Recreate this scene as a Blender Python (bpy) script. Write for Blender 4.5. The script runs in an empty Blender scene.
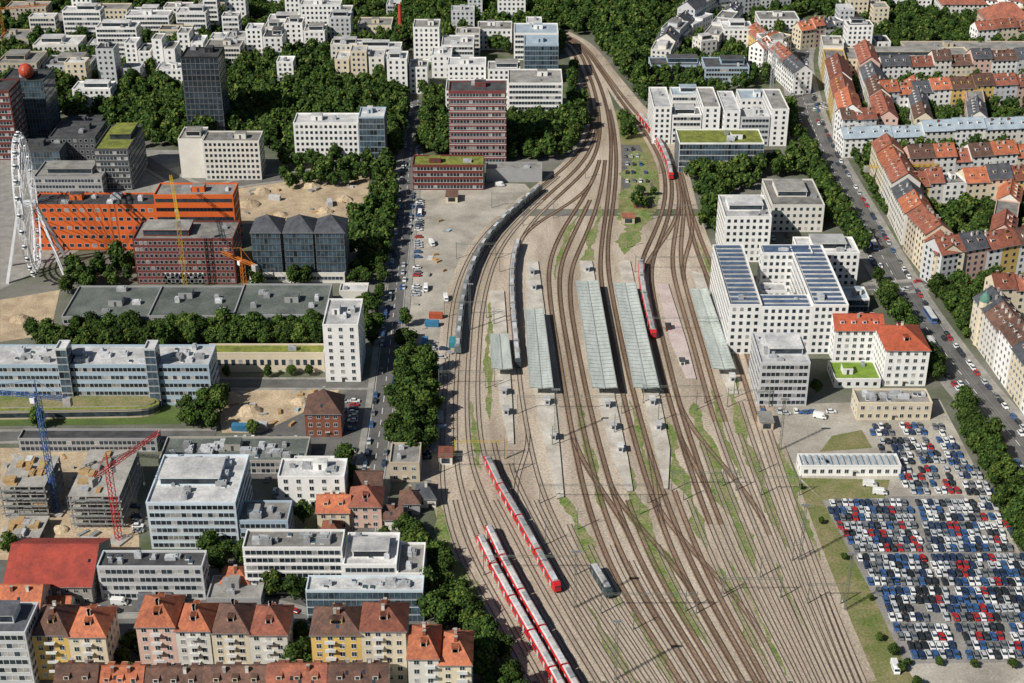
import bpy, math, random
import numpy as np
from mathutils import Vector
R=random.Random(7)
scene=bpy.context.scene
COL=scene.collection
# ---------------------------------------------------------------- survey
H=300.0; PITCH=math.radians(28); F=1500.0
S,C=math.sin(PITCH),math.cos(PITCH)
def G(u,v,h=0.0):
    a=(u-512)/F; t=(v-341.5)/F; k=(H-h)/(S+t*C)
    return (a*k,(C-t*S)*k)
def HT(Y,v):
    t=(v-341.5)/F
    return H-Y*(S+t*C)/(C-t*S)
# ---------------------------------------------------------------- materials
MATS={}
def M(name,c,c2=None,scale=0.25,rough=.85,rand=0.0,metal=0.0,fine=0.0,stretch=None,spec=.3):
    if name in MATS: return MATS[name]
    m=bpy.data.materials.new(name); m.use_nodes=True
    nt=m.node_tree; N=nt.nodes; L=nt.links
    b=N['Principled BSDF']; b.inputs['Roughness'].default_value=rough
    b.inputs['Metallic'].default_value=metal
    b.inputs['Specular IOR Level'].default_value=spec
    if c2 is None: c2=tuple(x*.78 for x in c)
    geo=N.new('ShaderNodeNewGeometry'); src=geo.outputs['Position']
    if stretch:
        mp=N.new('ShaderNodeMapping'); mp.inputs['Scale'].default_value=stretch
        L.new(src,mp.inputs['Vector']); src=mp.outputs[0]
    no=N.new('ShaderNodeTexNoise'); no.inputs['Scale'].default_value=scale; no.inputs['Detail'].default_value=6
    no.inputs['Roughness'].default_value=.65
    L.new(src,no.inputs['Vector'])
    rp=N.new('ShaderNodeValToRGB'); rp.color_ramp.elements[0].position=.36; rp.color_ramp.elements[1].position=.64
    rp.color_ramp.elements[0].color=(*c2,1); rp.color_ramp.elements[1].color=(*c,1)
    L.new(no.outputs['Fac'],rp.inputs['Fac']); out=rp.outputs['Color']
    if fine>0:
        n2=N.new('ShaderNodeTexNoise'); n2.inputs['Scale'].default_value=1.3; n2.inputs['Detail'].default_value=3
        L.new(geo.outputs['Position'],n2.inputs['Vector'])
        mr=N.new('ShaderNodeMapRange'); mr.inputs['From Min'].default_value=.3; mr.inputs['From Max'].default_value=.7
        mr.inputs['To Min'].default_value=1-fine; mr.inputs['To Max'].default_value=1+fine
        L.new(n2.outputs['Fac'],mr.inputs['Value'])
        vm=N.new('ShaderNodeVectorMath'); vm.operation='SCALE'
        L.new(out,vm.inputs[0]); L.new(mr.outputs[0],vm.inputs['Scale']); out=vm.outputs[0]
    if rand>0:
        oi=N.new('ShaderNodeObjectInfo'); mr=N.new('ShaderNodeMapRange')
        mr.inputs['To Min'].default_value=1-rand; mr.inputs['To Max'].default_value=1+rand
        L.new(oi.outputs['Random'],mr.inputs['Value'])
        vm=N.new('ShaderNodeVectorMath'); vm.operation='SCALE'
        L.new(out,vm.inputs[0]); L.new(mr.outputs[0],vm.inputs['Scale']); out=vm.outputs[0]
    L.new(out,b.inputs['Base Color'])
    MATS[name]=m
    return m
W={}
def wall(n,c): W[n]=M('wall_'+n,c,tuple(x*.88 for x in c),scale=.12,rough=.85,fine=.05,rand=.06)
for n,c in dict(white=(.84,.83,.80),offwhite=(.72,.69,.62),cream=(.70,.61,.45),beige=(.52,.44,.33),grey=(.34,.34,.34),
    lightgrey=(.56,.57,.58),bluegrey=(.38,.48,.56),paleblue=(.60,.69,.75),darkgrey=(.085,.09,.095),brick=(.25,.09,.055),darkred=(.17,.045,.038),
    orange=(.72,.14,.03),yellow=(.72,.49,.15),pink=(.66,.45,.37),concrete=(.38,.36,.32),black=(.018,.02,.023),glassgreen=(.035,.06,.065),
    redband=(.20,.055,.055),tan=(.42,.27,.13)).items(): wall(n,c)
RM=dict(gravel=M('roof_gravel',(.31,.295,.27),(.16,.155,.145),.15,fine=.15,rand=.22),
    light=M('roof_light',(.58,.57,.55),(.33,.33,.33),.12,fine=.16,rand=.18),
    dark=M('roof_dark',(.09,.09,.09),(.04,.04,.045),.2,fine=.15,rand=.2),
    hall=M('roof_hall_grey',(.15,.165,.15),(.075,.09,.08),.08,fine=.25,rand=.12),
    green=M('roof_sedum',(.24,.26,.05),(.11,.13,.03),.25,fine=.25),
    lawn=M('roof_lawn',(.20,.30,.04),(.13,.22,.03),.3,fine=.12),
    red=M('roof_tile_red',(.33,.115,.07),(.18,.07,.05),.35,fine=.22,rand=.3),
    bright=M('roof_tile_bright',(.48,.11,.05),(.33,.08,.045),.35,fine=.16,rand=.08),
    orange=M('roof_tile_orange',(.50,.17,.08),(.31,.10,.06),.35,fine=.2,rand=.2),
    brown=M('roof_tile_brown',(.17,.09,.065),(.09,.055,.045),.35,fine=.22,rand=.22),
    barn=M('roof_red_sheet',(.38,.065,.045),(.22,.045,.035),.2,fine=.12),
    blue=M('roof_blue_metal',(.40,.47,.52),(.28,.34,.39),.2,fine=.08,rough=.5),
    slate=M('roof_slate',(.11,.115,.13),(.06,.065,.075),.3,fine=.15,rand=.2))
GLASS=M('window_glass',(.04,.055,.07),(.013,.019,.024),.35,rough=.15,rand=.5,spec=.5)
BLIND=M('window_blind',(.42,.41,.38),(.2,.2,.2),.5,rough=.5,rand=.4)
GLASSB=M('curtain_glass',(.08,.13,.17),(.028,.042,.055),.3,rough=.1,spec=.6)
FRAME=M('window_frame',(.74,.74,.72),rough=.6)
STRIPE=M('pale_band',(.58,.5,.47),rough=.7)
METAL=M('galvanised_steel',(.36,.37,.37),rough=.5,metal=.4)
DMETAL=M('dark_steel',(.07,.07,.068),rough=.6)
WPAINT=M('white_paint',(.8,.8,.78),rough=.5)
HVAC=M('hvac_metal',(.5,.51,.52),(.30,.31,.32),.6,rough=.5,rand=.4)
CONC=M('concrete',(.42,.40,.36),(.27,.26,.235),.15,fine=.15)
WOOD=M('formwork_wood',(.48,.33,.16),(.34,.23,.11),.4,fine=.15)
YL=M('yellow_paint',(.6,.4,.06),rough=.5)
# ---------------------------------------------------------------- mesh builder
class MB:
    def __init__(s): s.v=[];s.f=[];s.m=[]
    def face(s,pts,mi=0):
        n=len(s.v); s.v+=[tuple(p) for p in pts]; s.f.append(tuple(range(n,n+len(pts)))); s.m.append(mi)
    def box(s,x0,x1,y0,y1,z0,z1,mi=0,top=None,bottom=True):
        n=len(s.v)
        s.v+=[(x0,y0,z0),(x1,y0,z0),(x1,y1,z0),(x0,y1,z0),(x0,y0,z1),(x1,y0,z1),(x1,y1,z1),(x0,y1,z1)]
        fs=[(0,1,5,4),(1,2,6,5),(2,3,7,6),(3,0,4,7)]
        for a in fs: s.f.append(tuple(n+i for i in a)); s.m.append(mi)
        s.f.append((n+4,n+5,n+6,n+7)); s.m.append(mi if top is None else top)
        if bottom: s.f.append((n+3,n+2,n+1,n)); s.m.append(mi)
    def prism(s,poly,z0,z1,mi=0,top=None):
        n=len(s.v); k=len(poly)
        a=sum(poly[i][0]*poly[(i+1)%k][1]-poly[(i+1)%k][0]*poly[i][1] for i in range(k))
        if a<0: poly=poly[::-1]
        s.v+=[(x,y,z0) for x,y in poly]+[(x,y,z1) for x,y in poly]
        for i in range(k):
            j=(i+1)%k; s.f.append((n+i,n+j,n+k+j,n+k+i)); s.m.append(mi)
        s.f.append(tuple(range(n+k,n+2*k))); s.m.append(mi if top is None else top)
    def beam(s,p,q,w,mi=0,w2=None):
        p=Vector(p);q=Vector(q); d=(q-p).normalized()
        up=Vector((0,0,1)) if abs(d.z)<.9 else Vector((1,0,0))
        a=d.cross(up).normalized(); b=d.cross(a)
        w2=w if w2 is None else w2
        A=[p+(a*i+b*j)*w/2 for i,j in((-1,-1),(1,-1),(1,1),(-1,1))]
        B=[q+(a*i+b*j)*w2/2 for i,j in((-1,-1),(1,-1),(1,1),(-1,1))]
        n=len(s.v); s.v+=[tuple(x) for x in A+B]
        for i in range(4):
            j=(i+1)%4; s.f.append((n+i,n+j,n+4+j,n+4+i)); s.m.append(mi)
        s.f.append((n+4,n+5,n+6,n+7)); s.m.append(mi)
        s.f.append((n+3,n+2,n+1,n)); s.m.append(mi)
    def mesh(s,name,mats):
        me=bpy.data.meshes.new(name); me.from_pydata(s.v,[],s.f)
        for m in mats: me.materials.append(m)
        if len(mats)>1: me.polygons.foreach_set('material_index',s.m)
        me.update(); return me
    def obj(s,name,mats,parent=None,loc=(0,0,0),rot=0):
        return mk(name,s.mesh(name,mats),parent,loc,rot)
def mk(name,data,parent=None,loc=(0,0,0),rot=0):
    o=bpy.data.objects.new(name,data); COL.objects.link(o)
    o.location=loc
    if rot: o.rotation_euler=(0,0,rot)
    if parent: o.parent=parent
    return o
def tag(o,label,cat,group=None,kind=None):
    o['label']=label; o['category']=cat
    if group: o['group']=group
    if kind: o['kind']=kind
    return o
# ---------------------------------------------------------------- footprints for rejection
FOOT=[]
def inside_foot(x,y,mg=2.0):
    for cx,cy,hw,hd,co,si in FOOT:
        dx,dy=x-cx,y-cy
        if abs(dx)>80 or abs(dy)>80: continue
        lx=dx*co+dy*si; ly=-dx*si+dy*co
        if abs(lx)<hw+mg and abs(ly)<hd+mg: return True
    return False
# ---------------------------------------------------------------- windows
WM={}
def win_mesh(ww,wh,bl=0):
    k=(ww,wh,bl)
    if k not in WM:
        b=MB(); a=ww/2; t=.09
        sp=wh*(1 if bl==0 else (.45 if bl==1 else .02))
        if bl<2: b.face([(-a,-.03,0),(a,-.03,0),(a,-.03,sp),(-a,-.03,sp)],1)
        if bl: b.face([(-a,-.03,sp if bl<2 else 0),(a,-.03,sp if bl<2 else 0),(a,-.03,wh),(-a,-.03,wh)],2)
        b.box(-a-t,-a,-.08,0,-t,wh+t,0); b.box(a,a+t,-.08,0,-t,wh+t,0)
        b.box(-a,a,-.08,0,wh,wh+t,0); b.box(-a,a,-.16,0,-t,0,0)
        if ww>1.0: b.box(-.04,.04,-.07,-.035,0,wh,0)
        WM[k]=b.mesh('window',[FRAME,GLASS,BLIND])
    return WM[k]
SOLAR=M('solar_cell',(.09,.13,.20),(.05,.08,.14),.4,rough=.3)
def bld(cx,cy,w,d,h,rot=0,wl='white',roof='flat',rm='gravel',win='punch',fh=3.2,sides='flrb',near=False,label=None,
        name='building',cat='building',ww=1.4,wh=1.6,sp=2.9,kit=2,rh=None,dorm=0,chim=1,panels=0,z0=.0,group=None,balc=False,ledge=False,pent=None,fm=None):
    root=mk(name,None,None,(cx,cy,0),rot); root.empty_display_size=1
    FOOT.append((cx,cy,w/2,d/2,math.cos(rot),math.sin(rot)))
    wm=W[wl]; rmat=RM[rm]; hw,hd=w/2,d/2
    nf=max(1,int(round(h/fh))); fz=h/nf
    b=MB()
    b.face([(-hw,-hd,z0),(hw,-hd,z0),(hw,-hd,h),(-hw,-hd,h)]); b.face([(hw,-hd,z0),(hw,hd,z0),(hw,hd,h),(hw,-hd,h)])
    b.face([(hw,hd,z0),(-hw,hd,z0),(-hw,hd,h),(hw,hd,h)]); b.face([(-hw,hd,z0),(-hw,-hd,z0),(-hw,-hd,h),(-hw,hd,h)])
    if ledge:
        for f in range(1,nf):
            z=f*fz-.12; t=.22 if ledge is True else .5
            b.box(-hw-.12,hw+.12,-hd-.12,-hd-.001,z,z+t,1); b.box(hw+.001,hw+.12,-hd-.001,hd,z,z+t,1)
    if roof=='gable':
        rh=rh or d*.36
        b.face([(hw,-hd,h),(hw,hd,h),(hw,0,h+rh)]); b.face([(-hw,hd,h),(-hw,-hd,h),(-hw,0,h+rh)])
    b.obj('wall',[wm,wm if ledge is True else STRIPE],root)
    r=MB()
    if roof=='flat':
        r.face([(-hw,-hd,h-.05),(hw,-hd,h-.05),(hw,hd,h-.05),(-hw,hd,h-.05)],0)
        p=.35; ph=.7
        r.box(-hw-.04,hw+.04,-hd-.04,-hd+p,h-.02,h+ph,1); r.box(-hw-.04,hw+.04,hd-p,hd+.04,h-.02,h+ph,1)
        r.box(-hw-.04,-hw+p,-hd+p,hd-p,h-.02,h+ph,1); r.box(hw-p,hw+.04,-hd+p,hd-p,h-.02,h+ph,1)
    elif roof in('gable','hip'):
        rh=rh or d*.36; o=.5; zo=h-o*rh/hd
        rx=hw+o if roof=='gable' else max(.3,hw-hd*.9)
        e=hw+o
        A,B_,C_,D_=(-e,-hd-o,zo),(e,-hd-o,zo),(e,hd+o,zo),(-e,hd+o,zo); P,Q=(-rx,0,h+rh+.15),(rx,0,h+rh+.15)
        r.face([A,B_,Q,P],0); r.face([C_,D_,P,Q],0)
        if roof=='hip': r.face([B_,C_,Q],0); r.face([D_,A,P],0)
        r.box(-e,e,-hd-o-.1,-hd-o+.02,zo-.15,zo+.08,1); r.beam(P,Q,.3,0)
    ro=r.obj('roof',[rmat,wm if roof=='flat' else METAL],root)
    if roof=='flat' and min(w,d)>7:
        n=kit if near else max(1,kit//2)
        if pent is None: pent=R.random()<.5
        if min(w,d)>11 and not panels:
            if pent and h>9:
                bw,bd=w*R.uniform(.45,.75),d*R.uniform(.4,.6); x=R.uniform(-.5,.5)*(w-bw-2); y=R.uniform(-.1,.5)*(d-bd-2)
                k=MB(); k.box(-bw/2,bw/2,-bd/2,bd/2,-.04,2.9,0,1); k.box(-bw/2-.3,bw/2+.3,-bd/2-.5,bd/2+.1,2.902,3.1,0,1)
                k.box(-bw/2+.4,bw/2-.4,-bd/2-.06,-bd/2-.002,.6,2.5,2)
                k.obj('penthouse',[wm,rmat,GLASS],ro,(x,y,h))
            else:
                bw,bd=min(w*.22,6),min(d*.3,5); k=MB(); x=R.uniform(-.2,.2)*w; y=R.uniform(-.1,.2)*d
                k.box(-bw/2,bw/2,-bd/2,bd/2,-.04,2.8,0,1); k.box(-.5,.5,-bd/2-.05,-bd/2-.002,0,2.1,2); k.obj('stair_house',[wm,rmat,DMETAL],ro,(x,y,h))
        for i in range(n):
            bw=R.uniform(1.2,min(4.5,w*.25)); bd=R.uniform(1.2,min(4,d*.3)); bh=R.uniform(.8,2.2)
            x=R.uniform(-hw+bw+.6,hw-bw-.6) if hw>bw+.8 else 0; y=R.uniform(-hd+bd+.6,hd-bd-.6) if hd>bd+.8 else 0
            k=MB(); k.box(-bw/2,bw/2,-bd/2,bd/2,-.05,bh); k.box(-bw*.3,bw*.3,-bd*.3,bd*.3,bh+.002,bh+.3)
            k.obj('hvac_unit',[HVAC],ro,(x,y,h))
        if near and w>14:
            for i in range(int(w/6)):
                x=R.uniform(-hw+2,hw-2); y=R.uniform(-hd+2,hd-2)
                k=MB(); k.box(-.7,.7,-.9,.9,-.05,.35,0); k.box(-.6,.6,-.8,.8,.352,.5,1); k.obj('skylight',[FRAME,GLASSB],ro,(x,y,h))
        if panels:
            for i in range(panels):
                y=-hd+1.5+(2*hd-3)*i/max(1,panels-1)
                k=MB(); k.face([(-hw+1.2,-.7,.2),(hw-1.2,-.7,.2),(hw-1.2,.6,.75),(-hw+1.2,.6,.75)]); k.beam((-hw+1.2,.6,0),(-hw+1.2,.6,.75),.1);k.beam((hw-1.2,.6,0),(hw-1.2,.6,.75),.1)
                k.obj('solar_panel',[SOLAR],ro,(0,y,h))
    if roof in('gable','hip'):
        for i in range(chim):
            x=(-.5+(i+.5)/chim)*2*rx*.7; y=hd*R.choice((-.22,.22))
            k=MB(); k.box(-.45,.45,-.35,.35,-1.2,1.6,0); k.box(-.55,.55,-.45,.45,1.602,1.75,1)
            k.obj('chimney',[W[R.choice(('brick','offwhite','concrete'))],CONC],ro,(x,y,h+rh*(1-abs(y)/hd)+.1))
        for i in range(dorm):
            x=(-.5+(i+.5)/dorm)*2*min(rx,hw)*.92
            for sg in ((-1,1) if near else (-1,)):
                yb=sg*hd*.62; zb=h+rh*.38; k=MB()
                k.box(-.8,.8,min(yb,yb-sg*hd*.4),max(yb,yb-sg*hd*.4),zb-.2,zb+1.3,0)
                yy=yb+sg*.15; y2=yb-sg*hd*.45
                k.face([(-1,yy,zb+1.25),(1,yy,zb+1.25),(1,y2,zb+1.7),(-1,y2,zb+1.7)],1)
                k.face([(-.55,yb+sg*.02,zb+.2),(.55,yb+sg*.02,zb+.2),(.55,yb+sg*.02,zb+1.1),(-.55,yb+sg*.02,zb+1.1)],2)
                k.obj('dormer',[wm,rmat,GLASS],ro,(x,0,0))
        if near:
            for i in range(int(w/4)):
                x=R.uniform(-rx,rx)*.9; sg=R.choice((-1,1)); f=R.uniform(.3,.75); y=sg*hd*f; z=h+rh*(1-f)+.2; sl=rh/hd
                k=MB(); k.face([(x-.4,y-.5,z+sg*sl*.5),(x+.4,y-.5,z+sg*sl*.5),(x+.4,y+.5,z-sg*sl*.5),(x-.4,y+.5,z-sg*sl*.5)]); k.obj('roof_window',[GLASS],ro)
    cnt=0; st=MB()
    SD=dict(f=(w,0.0),l=(d,-math.pi/2),r=(d,math.pi/2),b=(w,math.pi))
    for sd in sides:
        Ln,a=SD[sd]; ca,sa=math.cos(a),math.sin(a); off=hd if sd in 'fb' else hw
        if win=='punch':
            n=int((Ln-1.2)/sp)
            if n<1: continue
            pitch=(Ln-1.0)/n
            for f in range(nf):
                zz=f*fz+ (fz-wh)*.55
                for i in range(n):
                    lx=-Ln/2+.5+pitch*(i+.5); px=lx*ca+off*sa; py=lx*sa-off*ca
                    if sd=='f' and f==0 and near and i==n//2:
                        k=MB(); k.box(-.6,.6,-.06,0,.02,2.2,0); k.box(-.9,.9,-.9,-.062,2.35,2.5,1); k.obj('door',[DMETAL,CONC],root,(px,py,0),a); continue
                    rv=R.random(); bl=0 if rv<.74 else (1 if rv<.92 else 2)
                    if near and cnt<100:
                        mk('window',win_mesh(ww,wh,bl),root,(px,py,zz),a); cnt+=1
                    else:
                        q=ww/2
                        st.face([(px+(x*ca+o*sa),py+(x*sa-o*ca),zz+z) for x,z,o in((-q,0,.04),(q,0,.04),(q,wh,.04),(-q,wh,.04))],0 if bl<2 else 2)
                        st.face([(px+(x*ca+o*sa),py+(x*sa-o*ca),zz+z) for x,z,o in((-q-.1,-.1,.02),(q+.1,-.1,.02),(q+.1,wh+.1,.02),(-q-.1,wh+.1,.02))],1)
                    if balc and sd=='f' and f>0 and i%4==1:
                        k=MB(); k.box(-1.5,1.5,-1.4,0.0,-.15,0,0); k.box(-1.5,1.5,-1.4,-1.33,0.001,.95,0); k.obj('balcony',[FRAME],root,(px,py-.09,zz-.35),a)
        elif win in('ribbon','glass','grid'):
            bh={'ribbon':1.6,'glass':fz-.55,'grid':fz-.55}[win]
            mg=.7 if win=='ribbon' else .25
            q=Ln/2-mg
            if q<.6: continue
            n=max(1,int(2*q/(1.7 if win!='grid' else 2.4))); mes=[]; mw=.07 if win!='grid' else .09
            for vv in range(3):
                k=MB()
                for i in range(n):
                    x0,x1=-q+2*q*i/n,-q+2*q*(i+1)/n
                    k.face([(x0,-.03,0),(x1,-.03,0),(x1,-.03,bh),(x0,-.03,bh)],1 if (R.random()<.86 or fm) else 2)
                for i in range(n+1):
                    x=-q+2*q*i/n; k.box(x-mw,x+mw,-.1,-.031,0,bh,0,bottom=False)
                k.box(-q,q,-.14,0,-.12 if win!='grid' else -.2,-.002,0)
                mes.append(k.mesh('window',[fm or (METAL if win=='glass' else FRAME),GLASSB if win=='glass' else GLASS,GLASS if win in('glass','grid') else BLIND]))
            for f in range(nf):
                zz=f*fz+(fz-bh)*.55
                mk('window',mes[f%3],root,(off*sa,-off*ca,zz),a)
    if st.f:
        so=st.obj('window',[GLASS,FRAME,BLIND],root); so['kind']='stuff'
    rw=dict(flat='flat',gable='gabled',hip='hipped')[roof]
    ro_w=dict(gravel='gravel',light='pale',dark='dark',hall='grey',green='mossy',lawn='lawn',red='red tile',bright='bright red',orange='orange tile',brown='brown tile',barn='red',blue='blue-grey',slate='slate')[rm]
    ww_=dict(punch='small windows',ribbon='ribbon windows',glass='glass walls',grid='window grid',none='plain walls')[win]
    nm=dict(offwhite='off-white',lightgrey='pale grey',bluegrey='blue-grey',darkgrey='charcoal',darkred='maroon',glassgreen='green',redband='red',paleblue='pale blue')
    tag(root,label or f"{nm.get(wl,wl)} {nf}-storey building, {ro_w} {rw} roof, {ww_}",cat,group)
    return root
def P(u0,u1,vb,vt,vk=None,dm=None,**k):
    x0,y=G(u0,vb); x1,_=G(u1,vb); h=max(3,HT(y,vt))
    d=dm if dm else max(7,G(512,vk,h)[1]-y)
    k.setdefault('near',vb>395)
    return bld((x0+x1)/2,y+d/2,abs(x1-x0),d,h,**k)
def row(p,q,n,h,d,wls,rms,roof='gable',**k):
    a=Vector(G(*p)); b=Vector(G(*q)); dv=b-a; L=dv.length; dv/=L; nrm=Vector((-dv.y,dv.x)); rot=math.atan2(dv.y,dv.x)
    x=0; ws=[R.uniform(.7,1.3) for _ in range(n)]; t=sum(ws)
    for i in range(n):
        w=L*ws[i]/t; c=a+dv*(x+w/2)+nrm*d/2; x+=w
        sd='fb'+('l' if i==0 else '')+('r' if i==n-1 else '')
        kk=dict(k); kk.setdefault('dorm',max(1,int(w/5))); kk.setdefault('near',False)
        rm_=R.choice(rms)
        bld(c.x,c.y,w-.02,d,h+R.uniform(-2,2),rot,wl=R.choice(wls),rm=rm_,roof='flat' if rm_ in('gravel','light') else roof,sides=sd,chim=R.choice((1,2,3)),cat='house',name='town_house',group='terraced town houses',**kk)
# ---------------------------------------------------------------- ground sheets
zlev=[.02]
def nz(): zlev[0]+=.005; return zlev[0]
def sheet(name,px,mat,label,cat='ground',world=False,z=None):
    pts=px if world else [G(*p) for p in px]
    b=MB(); z=nz() if z is None else z
    k=len(pts); a=sum(pts[i][0]*pts[(i+1)%k][1]-pts[(i+1)%k][0]*pts[i][1] for i in range(k))
    if a<0: pts=pts[::-1]
    b.face([(x,y,z) for x,y in pts])
    o=b.obj(name,[mat]); tag(o,label,cat,kind='structure'); return o
g_ground=M('ground_mat',(.20,.19,.17),(.075,.095,.045),.02,fine=.2)
g_asph=M('asphalt',(.155,.15,.14),(.095,.093,.09),.1,fine=.14)
g_pave=M('pavement',(.33,.315,.285),(.22,.21,.19),.2,fine=.1)
g_conc=M('yard_concrete',(.46,.425,.36),(.27,.245,.205),.06,fine=.18)
g_sand=M('construction_sand',(.53,.42,.28),(.33,.25,.165),.1,fine=.25)
g_grass=M('grass',(.12,.155,.04),(.25,.21,.11),.1,fine=.3)
g_lawn=M('lawn',(.10,.15,.035),(.075,.11,.03),.12,fine=.2)
g_bal=M('ballast',(.52,.445,.355),(.31,.25,.19),.06,fine=.28,stretch=(1,.2,1))
g_weed=M('weeds',(.11,.19,.032),(.27,.24,.13),.2,fine=.4)
g_court=M('courtyard_green',(.065,.10,.028),(.16,.15,.12),.05,fine=.2)
b=MB(); b.face([(-5000,-800,0),(5000,-800,0),(5000,9000,0),(-5000,9000,0)])
tag(b.obj('ground',[g_ground]),'mixed city ground of asphalt, soil and grass','ground',kind='structure')
sheet('courtyard_ground',[(-30,-30),(560,-30),(570,150),(400,155),(-30,130)],g_court,'grassy ground between apartment blocks')
sheet('courtyard_ground',[(600,-30),(1060,-30),(1060,300),(880,300),(800,90),(640,100)],g_court,'green and paved courtyards between houses')
sheet('asphalt_yard',[(405,300),(412,180),(525,184),(540,200),(480,250),(462,300),(452,480),(400,480)],g_conc,'pale concrete yard beside the railway')
sheet('pavement',[(0,150),(180,150),(180,200),(0,290)],g_pave,'paved square around the ferris wheel')
sheet('construction_ground',[(238,178),(370,172),(366,222),(238,224)],g_sand,'sandy excavated construction ground')
sheet('construction_ground',[(0,448),(135,448),(140,560),(0,560)],g_sand,'sandy ground of a building site')
sheet('construction_ground',[(215,388),(340,388),(318,433),(222,433)],g_sand,'bare brown soil beside brick house')
sheet('construction_ground',[(0,300),(60,290),(50,335),(0,342)],g_sand,'bare pale gravel lot')
sheet('asphalt_yard',[(360,385),(375,385),(370,480),(215,480),(215,455)],g_asph,'dark asphalt works yard')
sheet('asphalt_yard',[(0,560),(330,560),(420,620),(450,700),(0,700)],g_asph,'asphalt courtyards between apartment houses')
sheet('asphalt_yard',[(768,405),(940,400),(1024,560),(1060,700),(905,700),(870,590),(800,480)],g_conc,'pale concrete ground around car park')
sheet('car_park_surface',[(818,498),(962,495),(1022,560),(1030,662),(903,664),(868,590)],M('worn_asphalt',(.30,.285,.26),(.19,.18,.165),.06,fine=.2),'worn asphalt surface of the car park')
sheet('grass',[(772,455),(800,480),(822,500),(870,590),(905,664),(925,700),(872,700),(830,600),(790,500)],g_grass,'dry weedy grass strip beside railway','grass')
sheet('grass',[(800,478),(890,480),(885,498),(822,500)],g_grass,'dry grass behind white shed','grass')
sheet('grass',[(832,436),(862,430),(872,448),(820,452)],g_grass,'weedy grass patch beside car park','grass')
sheet('lawn',[(-10,402),(165,402),(185,412),(180,424),(-10,426)],g_lawn,'lawn in front of offices','grass')
# ---------------------------------------------------------------- roads
ROADS=[]
def smooth(pts,step=4):
    P_=[Vector(p) for p in pts]; out=[]
    P_=[P_[0]*2-P_[1]]+P_+[P_[-1]*2-P_[-2]]
    for i in range(1,len(P_)-2):
        n=max(2,int((P_[i+1]-P_[i]).length/step))
        for j in range(n):
            t=j/n; a,b_,c,d=P_[i-1],P_[i],P_[i+1],P_[i+2]
            out.append(.5*((2*b_)+(c-a)*t+(2*a-5*b_+4*c-d)*t*t+(3*b_-a-3*c+d)*t**3))
    out.append(P_[-2]); return out
def strip(b,pts,off0,off1,z,mi=0,zside=None):
    n=len(pts); L_=[];Rr=[]
    for i in range(n):
        d=(pts[min(i+1,n-1)]-pts[max(i-1,0)]).normalized(); nn=Vector((-d.y,d.x))
        L_.append(pts[i]+nn*off1); Rr.append(pts[i]+nn*off0)
    for i in range(n-1):
        b.face([(*Rr[i],z),(*Rr[i+1],z),(*L_[i+1],z),(*L_[i],z)],mi)
        if zside is not None:
            b.face([(*L_[i],z),(*L_[i+1],z),(*L_[i+1],zside),(*L_[i],zside)],mi)
            b.face([(*Rr[i],zside),(*Rr[i+1],zside),(*Rr[i+1],z),(*Rr[i],z)],mi)
def road(px,w,label,marks=True,side=2.5,tram=False):
    pts=smooth([G(*p) for p in px]); z=nz(); ROADS.append((np.array([tuple(p) for p in pts]),w/2+1))
    b=MB(); strip(b,pts,-w/2,w/2,z); tag(b.obj('road',[g_asph]),label,'road',kind='structure')
    if side:
        for s in(-1,1):
            b=MB(); strip(b,pts,*sorted((s*w/2,s*(w/2+side))),z+.13,0,0.0); tag(b.obj('pavement',[g_pave]),'raised paved footway with kerb beside road','pavement',kind='structure')
    if marks:
        b=MB(); i=0
        while i<len(pts)-1:
            strip(b,pts[i:i+2],-.12,.12,z+.006); i+=2
        for s in(-1,1): strip(b,pts,s*(w/2-.5)-.07,s*(w/2-.5)+.07,z+.006)
        o=b.obj('road_marking',[WPAINT]); tag(o,'dashed white centre line and edge lines on asphalt','road marking',kind='structure')
    if tram:
        b=MB()
        for c in(-1.8,1.8):
            for s in(-.72,.72): strip(b,pts,c+s-.06,c+s+.06,z+.01)
        tag(b.obj('tram_track',[METAL]),'tram rails set in the avenue','tram track')
    return pts
AVW=15
R1=road([(362,540),(374,470),(385,390),(395,300),(404,220),(411,150),(418,100)],9,'narrow asphalt street along the rail yard')
R2=road([(1080,520),(1007,430),(954,365),(908,300),(863,222),(824,152),(804,100),(797,55),(815,20)],AVW,'wide asphalt avenue with tram rails',tram=True,side=3.5)
R3=road([(868,290),(950,283),(1060,275)],9,'side street between town houses')
R4=road([(-20,437),(100,436),(215,436)],7,'access road behind workshops',False,1.5)
R5=road([(-20,608),(90,606),(215,606),(300,622),(390,668),(420,720)],9,'residential asphalt street')
R6=road([(-20,128),(90,132),(190,186),(250,182),(400,160)],8,'asphalt street beside building site',False)
R7=road([(808,108),(900,100),(1060,88)],9,'cross street through the old quarter')
R8=road([(215,384),(300,384),(372,384)],7,'access road with clipped trees',False,1.5)
R9=road([(-20,98),(120,112),(250,92),(420,110),(520,122)],8,'tree-lined asphalt street',True)
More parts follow.
